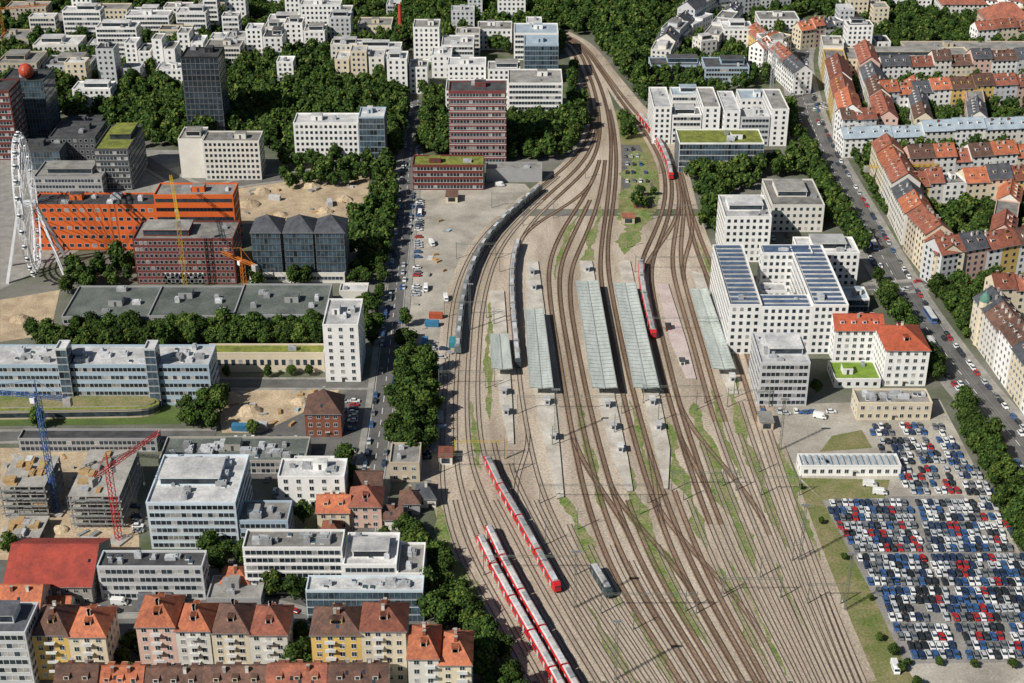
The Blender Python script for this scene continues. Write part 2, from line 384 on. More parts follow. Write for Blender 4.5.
# ---------------------------------------------------------------- railway
TK=[
 [(535,30),(556,37),(570,48),(580,70),(591,105),(590,135),(568,165),(530,195),(482,238),(456,290),(448,350),(443,430),(443,495),(455,545),(500,630),(548,720)],
 [(538,30),(559,37),(573,48),(584,70),(595,108),(595,138),(578,168),(545,198),(503,245),(485,295),(479,350),(478,410),(487,468),(520,525),(555,590),(600,665),(635,720)],
 [(541,30),(562,37),(576,48),(587,70),(598,108),(599,140),(588,168),(560,195),(528,228),(515,255),(512,290),(516,345),(527,430),(545,500),(578,565),(630,645),(680,720)],
 [(541,30),(562,37),(576,48),(588,70),(600,108),(602,142),(597,170),(582,200),(560,235),(549,265),(550,300),(557,345),(566,400),(577,460),(592,520),(622,590),(660,650),(704,720)],
 [(544,30),(565,37),(578,48),(591,70),(603,108),(606,142),(604,170),(597,205),(584,240),(571,270),(570,300),(577,345),(588,400),(603,460),(622,520),(655,590),(692,650),(734,720)],
 [(545,30),(566,37),(580,48),(594,72),(607,110),(611,142),(610,172),(607,205),(602,240),(600,270),(604,300),(613,345),(624,400),(640,460),(660,520),(690,590),(724,650),(764,720)],
 [(545,30),(566,37),(580,48),(595,72),(609,108),(615,140),(616,172),(613,205),(608,240),(608,270),(613,300),(622,345),(635,400),(652,460),(673,520),(704,590),(738,650),(777,720)],
 [(548,30),(569,37),(583,48),(600,70),(622,103),(650,140),(664,172),(664,205),(652,238),(641,262),(644,300),(655,345),(669,400),(687,460),(708,520),(738,590),(768,650),(803,720)],
 [(551,30),(572,37),(586,48),(603,70),(626,103),(655,139),(670,172),(671,205),(661,238),(651,265),(654,300),(664,345),(678,400),(697,460),(719,520),(750,590),(781,650),(816,720)],
 [(551,30),(572,37),(586,48),(603,70),(627,102),(657,138),(675,172),(679,210),(674,240),(672,265),(680,300),(693,345),(708,400),(728,460),(752,520),(781,590),(808,650),(840,720)],
 [(553,30),(574,37),(588,48),(606,70),(630,102),(660,137),(678,170),(684,210),(681,240),(681,265),(689,300),(702,345),(718,400),(739,460),(763,520),(792,590),(819,650),(851,720)],
 [(553,30),(574,37),(588,48),(606,70),(631,102),(661,136),(679,173),(686,205),(692,235),(702,265),(716,300),(733,345),(750,400),(769,460),(790,520),(815,590),(838,650),(867,720)],
 [(555,30),(576,37),(590,48),(608,70),(633,101),(663,136),(682,175),(689,205),(699,235),(711,265),(727,300),(744,345),(760,400),(779,460),(800,520),(826,590),(850,650),(880,720)],
]
YG=np.arange(330.0,1130.0,3.0)
def hermite(pts):
    w=sorted([G(*p) for p in pts],key=lambda p:p[1]); x=np.array([p[0] for p in w]); y=np.array([p[1] for p in w])
    m=np.gradient(x,y); out=np.zeros_like(YG)
    for i,Y in enumerate(YG):
        Y=min(max(Y,y[0]),y[-1]-1e-6); k=min(max(np.searchsorted(y,Y,'right')-1,0),len(y)-2); h=y[k+1]-y[k]; t=(Y-y[k])/h
        out[i]=(2*t**3-3*t*t+1)*x[k]+(t**3-2*t*t+t)*h*m[k]+(-2*t**3+3*t*t)*x[k+1]+(t**3-t*t)*h*m[k+1]
    ker=np.ones(9)/9
    for _ in range(2):
        pad=np.concatenate([out[0]*2-out[4:0:-1],out,out[-1]*2-out[-2:-6:-1]]); out=np.convolve(pad,ker,'valid')[:len(YG)]
    return out
TX=[hermite(t) for t in TK]
def Yv(v): return G(512,v)[1]
RAIL=M('rail_steel',(.17,.12,.09),(.10,.065,.045),.3,rough=.5,metal=.2)
SLEEP=M('sleeper_brown',(.22,.15,.105),(.12,.078,.054),.1,fine=.25,stretch=(1,.3,1))
SLEEPC=M('sleeper_concrete',(.47,.41,.335),(.34,.28,.22),.06,fine=.15,stretch=(1,.3,1))
BEDM=M('rusty_ballast',(.42,.31,.22),(.24,.165,.11),.07,fine=.28,stretch=(1,.25,1))
BEDP=M('pale_ballast',(.50,.43,.345),(.36,.295,.23),.07,fine=.25,stretch=(1,.25,1))
ntrk=[0]
def track(xs,ya,yb,kind='main',label=None):
    i0=int((ya-YG[0])/3); i1=int((yb-YG[0])/3)+1; i0=max(i0,0); i1=min(i1,len(YG))
    if i1-i0<4: return
    label=label or ('railway siding with steel rails on pale sleepers' if kind=='pale' else 'railway track with steel rails on rusty brown ballast')
    pts=np.stack([xs[i0:i1],YG[i0:i1]],1); d=np.gradient(pts,axis=0); d/=np.linalg.norm(d,axis=1)[:,None]; nn=np.stack([-d[:,1],d[:,0]],1)
    ntrk[0]+=1; z=.18+.006*(ntrk[0]%16); b=MB()
    zb=.115+.001*ntrk[0]
    for k in range(len(pts)-1):
        w=1.15 if kind!='pale' else 1.25
        a0=pts[k]-nn[k]*w;a1=pts[k]+nn[k]*w;b0=pts[k+1]-nn[k+1]*w;b1=pts[k+1]+nn[k+1]*w
        b.face([(*a1,zb),(*a0,zb),(*b0,zb),(*b1,zb)],2)
    for s in(-.75,.75):
        for k in range(len(pts)-1):
            rw=.09
            a0=pts[k]+nn[k]*(s-rw);a1=pts[k]+nn[k]*(s+rw);b0=pts[k+1]+nn[k+1]*(s-rw);b1=pts[k+1]+nn[k+1]*(s+rw)
            zt=z+.17
            b.face([(*a1,zt),(*a0,zt),(*b0,zt),(*b1,zt)],0); b.face([(*a0,z),(*b0,z),(*b0,zt),(*a0,zt)],0); b.face([(*a1,zt),(*b1,zt),(*b1,z),(*a1,z)],0)
    seg=np.linalg.norm(np.diff(pts,axis=0),axis=1); cum=np.concatenate([[0],np.cumsum(seg)])
    ss=np.arange(0,cum[-1],.62); px=np.interp(ss,cum,pts[:,0]); py=np.interp(ss,cum,pts[:,1]); dx=np.interp(ss,cum,d[:,0]); dy=np.interp(ss,cum,d[:,1])
    for k in range(len(ss)):
        c=(px[k],py[k]); t=(dx[k]*.12,dy[k]*.12); n=(-dy[k]*1.15,dx[k]*1.15)
        b.face([(c[0]-t[0]-n[0],c[1]-t[1]-n[1],z),(c[0]-t[0]+n[0],c[1]-t[1]+n[1],z),(c[0]+t[0]+n[0],c[1]+t[1]+n[1],z),(c[0]+t[0]-n[0],c[1]+t[1]-n[1],z)][::-1],1)
    o=b.obj('railway_track',[RAIL,SLEEPC if kind=='pale' else SLEEP,BEDP if kind=='pale' else BEDM]); tag(o,label,'railway track','railway tracks')
YTOP=Yv(31)
def xat(xs,y): return float(np.interp(y,YG,xs))
def ballast(i,j,v0,v1,m0=4,m1=4):
    ys=[y for y in YG[::3] if Yv(v0)<=y<=(YTOP if v1<32 else Yv(v1))]
    sheet('railway_ballast',[(xat(TX[i],y)-m0,float(y)) for y in ys]+[(xat(TX[j],y)+m1,float(y)) for y in ys[::-1]],g_bal,'pale brown stony track ballast bed',world=True,z=.11)
ballast(0,12,700,212)
ys_=[y for y in YG[::3] if y>Yv(212)-4]
ballast(0,6,211.99,31,4,3)
sheet('railway_ballast',[(xat(TX[7],y)-3,float(y)) for y in ys_ if y<YTOP]+[(xat(TX[12],y)+4,float(y)) for y in ys_[::-1] if y<YTOP],g_bal,'pale brown stony ballast of the curved main line',world=True,z=.1145)
def lerp(i,j,t): return TX[i]*(1-t)+TX[j]*t
far=[0,2,5,7,9]
for i,xs in enumerate(TX):
    yb=YTOP if i in far else (Yv(108) if i<7 else Yv(140))
    if i in(3,4): yb=Yv(160)
    if i in(10,11,12): yb=Yv(172)
    if i in(0,1,2,9,10,11,12) :
        track(xs,345,Yv(420) if i>2 else Yv(200),'pale'); track(xs,Yv(420) if i>2 else Yv(200),yb,'main')
    elif i in(7,8): track(xs,345,Yv(520),'pale'); track(xs,Yv(520),yb,'main')
    else: track(xs,345,yb,'main')
for (i,j,t,va,vb) in [(0,1,.33,175,0),(0,1,.67,190,0),(0,1,.5,490,0),(0,1,.84,500,0),(0,1,.17,500,0),(3,4,.5,200,1),(1,2,.25,440,0),(1,2,.5,460,0),(1,2,.75,500,0),
     (2,3,.33,520,0),(2,3,.66,540,0),(3,4,.33,540,0),(3,4,.7,560,0),(4,5,.33,500,1),(4,5,.66,540,0),(6,7,.33,490,1),(6,7,.66,500,0),(8,9,.33,440,0),(8,9,.68,470,0),(10,11,.33,430,0),(10,11,.67,400,0),(9,10,.5,600,0),(11,12,.5,590,0)]:
    track(lerp(i,j,t),345,Yv(va),'main' if vb else 'pale')
def cross(i,j,va,vb,kd='main'):
    ya,yb=Yv(va),Yv(vb); t=np.clip((YG-yb)/(ya-yb),0,1); t=t*t*(3-2*t); track(TX[i]*t+TX[j]*(1-t),yb,ya,kd,label='switch connection between parallel tracks')
for c in [(3,4,430,540),(4,5,480,600),(6,5,440,540),(5,7,490,640),(7,8,430,500),(8,10,400,530),(3,2,180,240),(9,7,200,290),(12,10,200,280),(2,1,430,540,'pale')]: cross(*c)
def weeds(i,j,t0,t1,va,vb):
    ya,yb=Yv(va),Yv(vb); ys=np.arange(yb,ya,2.5)
    if len(ys)<3: return
    k=((ys-YG[0])/3).astype(int); a=lerp(i,j,t0)[k]; b_=lerp(i,j,t1)[k]; mid=(a+b_)/2; hw=np.abs(b_-a)/2
    ta=np.sin(np.linspace(0,math.pi,len(ys)))**.4; wob=np.array([.75+.35*math.sin(y*.21+i)+R.uniform(-.25,.25) for y in ys]).clip(.12,1.2)
    mid=mid+np.array([math.sin(y*.13+j)*.6+R.uniform(-.3,.3) for y in ys]); hw=hw*ta*wob+.05
    sheet('weed_strip',[(float(m-h),float(y)) for m,h,y in zip(mid,hw,ys)]+[(float(m+h),float(y)) for m,h,y in list(zip(mid,hw,ys))[::-1]],g_weed,'ragged strip of green weeds between tracks','grass',world=True,z=.168+R.random()*.008)
for w_ in [(4,5,.15,.75,205,280),(3,4,.2,.45,205,280),(4,5,.2,.8,460,655),(6,7,.1,.9,150,255),(6,7,.4,.9,400,550),(8,9,.15,.8,400,575),(10,11,.2,.7,385,550),(9,10,.3,.7,560,650),(2,3,.25,.75,495,610),
           (6,7,.5,.85,560,690),(10,11,.55,.9,270,390),(1,2,.35,.65,600,700),(0,1,-.25,0,500,690),(12,11,-.9,0,440,560),(9,10,.2,.8,385,480),(3,4,.3,.7,400,510),(7,8,.3,.7,560,680),(11,12,.2,.8,240,330),
           (2,3,.5,.95,610,690),(5,6,.2,.8,400,500),(0,1,.7,.95,400,470),(1,2,.15,.35,300,420)]: weeds(*w_)
ys=[float(y) for y in np.arange(Yv(212),Yv(108),5.0)]
sheet('grass',[(xat(TX[6],y)+3,y) for y in ys]+[(xat(TX[7],y)-3,y) for y in ys[::-1]],g_grass,'dry grassy wedge between railway lines','grass',world=True,z=.105)
sheet('asphalt_yard',[(618,145),(640,145),(655,190),(622,190)],g_asph,'asphalt parking wedge between railway lines',z=.108)
# platforms
PLAT=M('platform_paving',(.58,.54,.47),(.38,.35,.295),.12,fine=.15)
CANR=M('canopy_sheet',(.52,.56,.52),(.38,.42,.385),.15,rough=.8,fine=.12,stretch=(3,.4,1),spec=.1)
PLATR=M('platform_reddish',(.56,.48,.45),(.45,.36,.33),.12,fine=.18)
def poly_at(px): return [G(*p) for p in px]
def platform(px,label,mat=PLAT):
    pl=poly_at(px); b=MB(); b.prism(pl,0,.75,1,0)
    o=b.obj('station_platform',[mat,CONC]); tag(o,label,'railway platform','station platforms')
platform([(490,292),(504,292),(512,400),(514,445),(509,445),(499,400)],'narrow pale concrete platform with short canopy')
platform([(527,262),(538,262),(549,345),(557,420),(564,498),(557,500),(541,430),(525,345)],'long pale concrete platform between tracks')
platform([(580,262),(592,262),(606,345),(615,400),(628,460),(633,492),(627,493),(612,460),(598,400),(585,345)],'long pale concrete platform between tracks')
platform([(619,262),(630,262),(648,345),(660,400),(670,450),(668,490),(664,490),(656,455),(644,400),(629,345)],'long pale concrete platform between tracks')
platform([(657,285),(668,285),(687,345),(696,380),(686,380),(671,345)],'short platform under renovation with pinkish surface',PLATR)
platform([(692,272),(703,275),(726,345),(738,395),(728,395),(709,345)],'pale concrete platform with long canopy')
def canopy(a0,a1,b0,b1,label,ncol=9,hc=4.6):
    A0,A1,B0,B1=[Vector((*G(*p,hc),hc)) for p in(a0,a1,b0,b1)]
    root=mk('platform_canopy',None,None,((A0.x+B1.x)/2,(A0.y+B1.y)/2,0)); o0=Vector(root.location)
    b=MB(); th=Vector((0,0,.35)); n=30
    mid=lambda p,q:(p+q)/2-Vector((0,0,.45))
    for k in range(n):
        t0,t1=k/n,(k+.93)/n
        P0,P1=A0.lerp(B0,t0)-o0,A1.lerp(B1,t0)-o0; Q0,Q1=A0.lerp(B0,t1)-o0,A1.lerp(B1,t1)-o0
        M0,M1=mid(P0,P1),mid(Q0,Q1)
        for s in(th,Vector((0,0,0))):
            b.face([P0+s,M0+s,M1+s,Q0+s],0); b.face([M0+s,P1+s,Q1+s,M1+s],0)
        b.face([P0,M0,M0+th,P0+th],1); b.face([M0,P1,P1+th,M0+th],1)
    b.beam(mid(A0,A1)-o0+th,mid(B0,B1)-o0+th,.5,1); b.beam(A0-o0+th/2,B0-o0+th/2,.4,1); b.beam(A1-o0+th/2,B1-o0+th/2,.4,1)
    b.obj('roof',[CANR,M('canopy_rib',(.38,.41,.39))],root)
    for k in range(ncol):
        t=(k+.5)/ncol; p=mid(A0.lerp(B0,t),A1.lerp(B1,t))-o0; c=MB()
        c.beam((0,0,.7),(0,0,p.z),.3); c.beam((0,0,p.z-1.2),(-3,0,p.z+.3),.18); c.beam((0,0,p.z-1.2),(3,0,p.z+.3),.18)
        c.obj('column',[DMETAL],root,(p.x,p.y,0))
    tag(root,label,'platform canopy','platform canopies')
canopy((490,334),(508,334),(492,369),(512,369),'short grey-green platform canopy on steel columns',3)
canopy((525,309),(543,309),(530,388),(553,388),'long grey-green platform canopy on steel columns')
canopy((576,281),(598,281),(592,388),(617,388),'long wide grey-green platform canopy on steel columns',12)
canopy((614,283),(635,283),(634,388),(659,388),'long wide grey-green platform canopy on steel columns',12)
canopy((690,289),(707,289),(713,369),(735,369),'long pale green platform canopy on steel columns',10)
def hut(u,v,w,d,h,wl,rm,label,name='platform_shelter',cat='shelter',z=.0):
    x,y=G(u,v); b=mk(name,None,None,(x,y,z)); k=MB(); k.box(-w/2,w/2,-d/2,d/2,0,h); k.obj('wall',[W[wl]],b)
    k=MB(); k.box(-w/2-.3,w/2+.3,-d/2-.3,d/2+.3,h+.002,h+.25); k.obj('roof',[RM[rm]],b)
    k=MB(); k.box(-w*.3,w*.3,-d/2-.06,-d/2-.002,.8,h-.5); k.obj('window',[GLASS],b)
    tag(b,label,cat)
for (u,v) in [(504,395),(506,415),(547,405),(553,440),(607,408),(613,430),(620,452),(652,405),(658,430),(732,382),(534,290),(587,272),(532,275)]:
    hut(u,v,1.9,3.4,2.4,'lightgrey','light','small glazed shelter on platform',z=.75)
for (u,v,w,d,h,wl,rm) in [(640,205,7,10,4,'brick','brown'),(628,222,6,6,3.5,'beige','red'),(452,200,6,8,3.5,'cream','brown'),(446,460,5,7,3.5,'offwhite','red'),(765,425,5,8,3.5,'beige','gravel'),(668,330,2,3,2.5,'darkred','dark'),(682,365,2,3,2.5,'offwhite','dark')]:
    hut(u,v,w,d,h,wl,rm,'small trackside service hut with overhanging roof','trackside_hut','hut')
# ---------------------------------------------------------------- trains
RED=M('train_red',(.60,.02,.025),(.48,.02,.022),.3,rough=.35,spec=.5); TROOF=M('train_roof',(.40,.39,.38),(.28,.27,.26),.3,fine=.1)
TROOFL=M('train_roof_pale',(.62,.6,.58),(.42,.4,.38),.3,fine=.12)
TWHT=M('train_grey_white',(.62,.62,.6),rough=.5); TDK=M('train_dark',(.05,.075,.08),(.035,.05,.055),.3,rough=.4); TGR=M('train_green_grey',(.15,.19,.19),(.1,.12,.12),.2,rough=.4)
def carriage_meshes(key,L,body,roofm,bandm,cab=0):
    hw=1.42; Hh=3.9; b=MB()
    def sec(y,k,drop=0): return [(-hw*k,y,.75),(-hw*k,y,3.2-drop),(-hw*.86*k,y,Hh-.3-drop),(hw*.86*k,y,Hh-.3-drop),(hw*k,y,3.2-drop),(hw*k,y,.75)]
    ys=[(-L/2,1,0),(L/2,1,0)]
    if cab>0: ys=[(-L/2,1,0),(L/2-1.8,1,0),(L/2-.7,.93,.35),(L/2,.8,1.3)]
    if cab<0: ys=[(-L/2,.8,1.3),(-L/2+.7,.93,.35),(-L/2+1.8,1,0),(L/2,1,0)]
    ss=[sec(*a) for a in ys]
    for s0,s1 in zip(ss,ss[1:]):
        for i in range(5): b.face([s0[i],s0[i+1],s1[i+1],s1[i]],0)
    b.face(ss[0],0); b.face(ss[-1][::-1],0)
    b.face([ss[0][0],ss[-1][0],ss[-1][5],ss[0][5]],1)
    for yb in(-L/2+3,L/2-3): b.box(-1.1,1.1,yb-1.3,yb+1.3,.12,.748,1)
    r=MB(); a=L/2-(1.9 if cab>0 else .1); a0=-L/2+(1.9 if cab<0 else .1)
    r.face([(-hw*.5,a0,Hh),(hw*.5,a0,Hh),(hw*.5,a,Hh),(-hw*.5,a,Hh)]); r.face([(hw*.5,a0,Hh),(hw*.8,a0,Hh-.25),(hw*.8,a,Hh-.25),(hw*.5,a,Hh)]); r.face([(-hw*.8,a0,Hh-.25),(-hw*.5,a0,Hh),(-hw*.5,a,Hh),(-hw*.8,a,Hh-.25)])
    r.face([(-hw*.5,a,Hh),(hw*.5,a,Hh),(hw*.8,a,Hh-.25),(-hw*.8,a,Hh-.25)]); r.face([(-hw*.8,a0,Hh-.25),(hw*.8,a0,Hh-.25),(hw*.5,a0,Hh),(-hw*.5,a0,Hh)])
    ac=MB(); ac.box(-.7,.7,-2.2,2.2,Hh+.002,Hh+.35)
    w=MB()
    for s in(-1,1):
        x=s*(hw+.02)
        w.face([(x,a0+.6,2.05),(x,a-.6,2.05),(x,a-.6,2.9),(x,a0+.6,2.9)][::s])
    if cab:
        y=(L/2-.35)*(1 if cab>0 else -1); yf=(L/2-.02)*(1 if cab>0 else -1)
        w.face([(-hw*.78,yf*1.003,1.8),(hw*.78,yf*1.003,1.8),(hw*.72,y*1.03,2.9),(-hw*.72,y*1.03,2.9)])
    d=MB(); d.box(hw+.025,hw+.05,-.65,.65,.95,3.0)
    return [m.mesh(n,ms) for m,n,ms in((b,'carriage',[body,DMETAL]),(r,'roof',[roofm]),(ac,'air_conditioner',[HVAC]),(w,'window',[GLASS]),(d,'door',[bandm]))]
CM={}
def train(xs,vhead,n,L,label,body=RED,roofm=TROOF,band=TWHT,key='s',name='passenger_train',z=.35):
    i0=int((Yv(vhead)-YG[0])/3); pts=np.stack([xs[i0:],YG[i0:]],1); seg=np.linalg.norm(np.diff(pts,axis=0),axis=1); cum=np.concatenate([[0],np.cumsum(seg)])
    def at(s): return np.array([np.interp(s,cum,pts[:,0]),np.interp(s,cum,pts[:,1])])
    p0=at(0); root=mk(name,None,None,(p0[0],p0[1],0)); tag(root,label,'train')
    for c in range(n):
        s0=c*(L+.7); a,b_=at(s0),at(s0+L); m=(a+b_)/2; dd=b_-a; rot=math.atan2(dd[1],dd[0])-math.pi/2
        cab=-1 if c==0 else (1 if c==n-1 else 0)
        if (key,cab) not in CM: CM[(key,cab)]=carriage_meshes(key,L,body,roofm,band,cab if key!='coach' else 0)
        ms=CM[(key,cab)]; car=mk('carriage',ms[0],root,(m[0]-p0[0],m[1]-p0[1],z),rot)
        mk('roof',ms[1],car)
        for y in(-L*.28,L*.28): mk('air_conditioner',ms[2],car,(0,y,0))
        mk('window',ms[3],car)
        for y in(-L*.32,0,L*.32): mk('door',ms[4],car,(0,y,0)); mk('door',ms[4],car,(0,y,0),math.pi)
train(TX[1],592,4,20,'red four-car commuter train on rusty siding')
train(lerp(0,1,.33),712,5,17.5,'long red commuter train with pale roof stripe',key='p',roofm=TROOFL)
train(lerp(0,1,.5),712,5,18.7,'long red commuter train parked beside its twin',key='q',roofm=TROOFL)
train(TX[7],336,4,17.5,'red commuter train standing at the platform')
train(TX[8],180,5,19,'red regional train on curved main line',key='reg')
train(TX[2],366,7,17,'dark regional train with red doors at the platform',body=TDK,roofm=TROOF,band=RED,key='dk')
train(lerp(0,1,.33),352,9,20,'long grey-green night train curving along the yard',body=TGR,roofm=M('coach_roof',(.20,.215,.21),(.13,.14,.14),.2),band=TDK,key='coach')
train(lerp(2,3,.33),598,1,15,'small grey shunting locomotive on its own',body=TDK,roofm=TROOF,band=TGR,key='loco')
# ---------------------------------------------------------------- catenary
def lattice(b,p,q,w,n,mi=0,t=.1):
    p=Vector(p);q=Vector(q); d=(q-p); L=d.length; d.normalize(); up=Vector((0,0,1)) if abs(d.z)<.9 else Vector((1,0,0)); a=d.cross(up).normalized()*w/2; c=d.cross(a).normalized()*w/2
    cs=[a+c,a-c,-a-c,-a+c]
    for k in cs: b.beam(p+k,q+k,t,mi)
    for i in range(n):
        for j in range(4):
            b.beam(p+cs[j]+d*L*i/n,p+cs[(j+1)%4]+d*L*(i+1)/n,t*.7,mi)
PT=M('catenary_paint',(.18,.19,.16),rough=.6)
def portal(xa,xb,y,label='steel catenary portal spanning several tracks',hh=8.2,mat=PT):
    root=mk('catenary_portal',None,None,((xa+xb)/2,y,0)); w=(xb-xa)/2
    for s in(-1,1):
        b=MB(); b.beam((0,0,0),(0,0,hh+.6),.32,0,.22); b.obj('mast',[mat],root,(s*w,0,0))
    b=MB(); b.beam((-w,0,hh),(w,0,hh),.1); b.beam((-w,0,hh-.7),(w,0,hh-.7),.1); n=max(2,int(2*w/1.5))
    for i in range(n): b.beam((-w+2*w*i/n,0,hh-.7*(i%2)),(-w+2*w*(i+1)/n,0,hh-.7*((i+1)%2)),.06)
    for i in range(int(2*w/4.5)):
        x=-w+2.2+i*4.5; b.beam((x,0,hh-.7),(x,0,hh-2.2),.08); b.beam((x,0,hh-2.0),(x+1.1,0,hh-2.4),.06)
    b.obj('beam',[mat],root); tag(root,label,'catenary portal','catenary portals')
for y in range(380,960,62):
    y=float(y)
    portal(xat(TX[2],y)-2.6,xat(TX[5],y)-2.3,y) if y<520 or 690<y<740 else None
    portal(xat(TX[6],y)+2.3,xat(TX[9],y)-2.3,y+8) if y<510 else None
    portal(xat(TX[7],y)-2.4,xat(TX[12],y)+2.6,y+5) if y>560 else portal(xat(TX[10],y)+2.4,xat(TX[12],y)+2.6,y+5)
    if y<700: portal(xat(TX[0],y)-2.6,xat(TX[1],y)+2.6,y+20)
xa,ya=G(455,458); xb,_=G(506,458); portal(xa,xb,ya,'yellow painted signal gantry over sidings',7.5,YL)
b=MB(); b.beam((0,0,0),(0,0,9),.32,0,.2); b.beam((0,0,7.4),(2.6,0,7.8),.1); b.beam((0,0,6.4),(2.6,0,6.9),.08); MASTM=b.mesh('mast',[PT])
for k,(i,j,t) in enumerate([(2,3,.5),(4,5,.5),(6,7,.5),(8,9,.5),(10,11,.5),(1,2,.4)]):
    for y in range(372+k*9,880,54):
        if 520<y<660 and i in(2,4,6,8,10): continue
        if abs(xat(TX[j],y)-xat(TX[i],y))<6: continue
        o=mk('catenary_mast',MASTM,None,(xat(lerp(i,j,t),y),float(y),0)); tag(o,'tapered steel catenary mast with bracket arm beside track','catenary mast','catenary masts')
def lightmast(u,v,h=22):
    x,y=G(u,v); root=mk('floodlight_mast',None,None,(x,y,0)); b=MB(); lattice(b,(0,0,0),(0,0,h),.7,12,t=.09); b.obj('mast',[PT],root)
    b=MB(); b.box(-1.6,1.6,-.25,.25,h,h+.35)
    for i in range(4): b.box(-1.5+i*.85,-1.0+i*.85,-.6,-.252,h-.1,h+.45)
    b.obj('lamp_head',[METAL],root); tag(root,'tall lattice floodlight mast over the rail yard','light mast','floodlight masts')
for u,v in [(615,680),(845,610),(575,608),(780,450),(555,440),(470,330),(800,560)]: lightmast(u,v)
# ---------------------------------------------------------------- buildings
for a in [
 (8,48,24,8,2,'beige','gravel','punch'),(85,130,34,10,4,'cream','gravel','punch'),(132,160,32,14,8,'white','light','punch'),(165,192,24,8,3,'white','gravel','punch'),
 (200,240,18,4,-2,'beige','light','punch'),(262,300,12,0,-6,'white','gravel','punch'),(52,80,34,20,14,'grey','gravel','punch'),
 (0,30,52,40,30,'beige','gravel','ribbon'),(35,80,62,46,36,'offwhite','light','punch'),(88,118,58,46,38,'grey','light','ribbon'),(0,40,88,64,52,'beige','gravel','punch'),
 (45,92,84,66,56,'lightgrey','gravel','punch'),(75,113,112,90,82,'white','light','punch'),(128,140,76,44,38,'white','light','punch'),(141,153,78,52,44,'white','dark','punch'),(156,166,80,40,34,'white','gravel','punch'),(167,178,82,50,42,'white','gravel','punch'),
 (180,192,64,34,28,'white','gravel','punch'),(193,205,66,44,36,'white','light','punch'),(207,242,72,48,40,'offwhite','gravel','ribbon'),(248,264,62,30,24,'white','light','punch'),(265,284,66,38,30,'white','dark','punch'),(286,304,52,24,18,'white','gravel','punch'),(305,326,56,32,25,'white','gravel','punch'),
 (228,247,56,38,32,'lightgrey','gravel','punch'),(330,352,30,12,6,'white','gravel','punch'),(358,392,42,26,18,'cream','gravel','punch'),
 (336,350,86,60,52,'cream','light','punch'),(352,368,88,52,46,'cream','light','punch'),(370,385,88,58,50,'offwhite','light','punch'),(388,408,96,60,52,'white','light','punch'),(410,428,94,68,60,'white','gravel','punch'),
 (414,440,62,28,20,'white','gravel','punch'),(442,474,70,46,36,'white','light','ribbon'),(478,512,50,30,22,'white','gravel','punch'),(514,558,60,34,24,'white','blue','ribbon'),
 (524,558,84,46,36,'bluegrey','blue','glass'),(448,486,92,66,58,'white','light','punch'),(488,520,96,70,62,'white','gravel','punch'),(446,508,118,92,80,'white','gravel','ribbon'),(508.1,562,122,84,70,'white','gravel','ribbon'),
 (432,452,78,56,48,'white','light','punch'),(456,480,56,34,28,'offwhite','gravel','ribbon'),
 (64,100,140,126,116,'darkgrey','dark','ribbon'),(20,62,170,152,140,'darkgrey','dark','glass'),(36,104,196,178,162,'grey','gravel','ribbon'),
 (722,752,52,30,22,'white','light','punch'),(758,798,36,20,12,'white','gravel','punch'),
 (650,700,80,66,58,'bluegrey','dark','ribbon'),(704,748,86,68,58,'bluegrey','dark','ribbon'),
 (830,880,10,-2,-8,'white','light','punch'),(885,930,14,0,-6,'white','gravel','punch'),(940,985,22,4,-4,'offwhite','red','punch'),
 (985,1030,40,20,10,'pink','red','punch'),(840,972,80,60,48,'cream','gravel','punch'),(905,1030,62,50,42,'beige','gravel','punch'),
 (652,670,144,108,88,'white','light','punch'),(671,700,144,116,108,'white','light','ribbon'),(701,718,144,108,88,'white','gravel','punch'),(671,700,114,96,88,'white','blue','ribbon'),
 (722,738,146,112,92,'white','light','punch'),(739,768,146,118,110,'lightgrey','light','ribbon'),(769,786,146,110,90,'white','gravel','punch'),(739,768,118,100,90,'white','blue','punch'),
 ]:
    P(*a[:5],wl=a[5],rm=a[6],win=a[7],roof='flat' if a[6]!='red' else 'hip')
P(189,226,138,58,48,wl='black',rm='dark',win='grid',fh=3.4,label='tall black office tower with fine pale window grid',name='office_tower',cat='tower',fm=M('grid_grey',(.22,.23,.24)),pent=False)
P(450,506,164,92,82,wl='redband',rm='dark',win='ribbon',fh=3.6,label='brownish red office tower with pale bands of windows',name='office_tower',cat='tower',ledge=2)
P(10,52,140,82,70,wl='glassgreen',rm='dark',win='glass',label='dark green glass tower with red sphere on roof',name='office_tower',cat='tower',pent=False)
P(-20,20,160,92,80,wl='darkred',rm='dark',win='ribbon',label='dark red-brown office block with ribbon windows')
x,y=G(34,140)
bm=MB()
def sp_(i,j): th=math.pi*i/10; ph=2*math.pi*j/16; return (4.2*math.sin(th)*math.cos(ph),4.2*math.sin(th)*math.sin(ph),4.2+4.2*math.cos(th))
for i in range(10):
    for j in range(16): bm.face([sp_(i,j),sp_(i+1,j),sp_(i+1,j+1),sp_(i,j+1)])
h_=HT(y,82); o=bm.obj('rooftop_sphere',[M('red_sphere',(.50,.08,.04),(.36,.06,.03),.5,rough=.4)],None,(x,y+5,h_+.7)); tag(o,'large red globe standing on the glass tower roof','sphere')
P(182,206,178,140,128,wl='offwhite',rm='gravel',win='none'); P(206,262,180,142,132,wl='offwhite',rm='gravel',win='punch',sp=2.3,label='pale office block with narrow window slots')
P(296,360,164,124,114,wl='white',rm='light',win='punch',label='white hotel block with rows of windows',sp=2.6); P(360.5,386,164,118,108,wl='bluegrey',rm='light',win='glass',label='blue glass corner of the white hotel')
P(99,133,190,150,126,wl='darkgrey',rm='green',win='ribbon')
P(52,98,160,138,122,wl='darkgrey',rm='dark',win='punch')
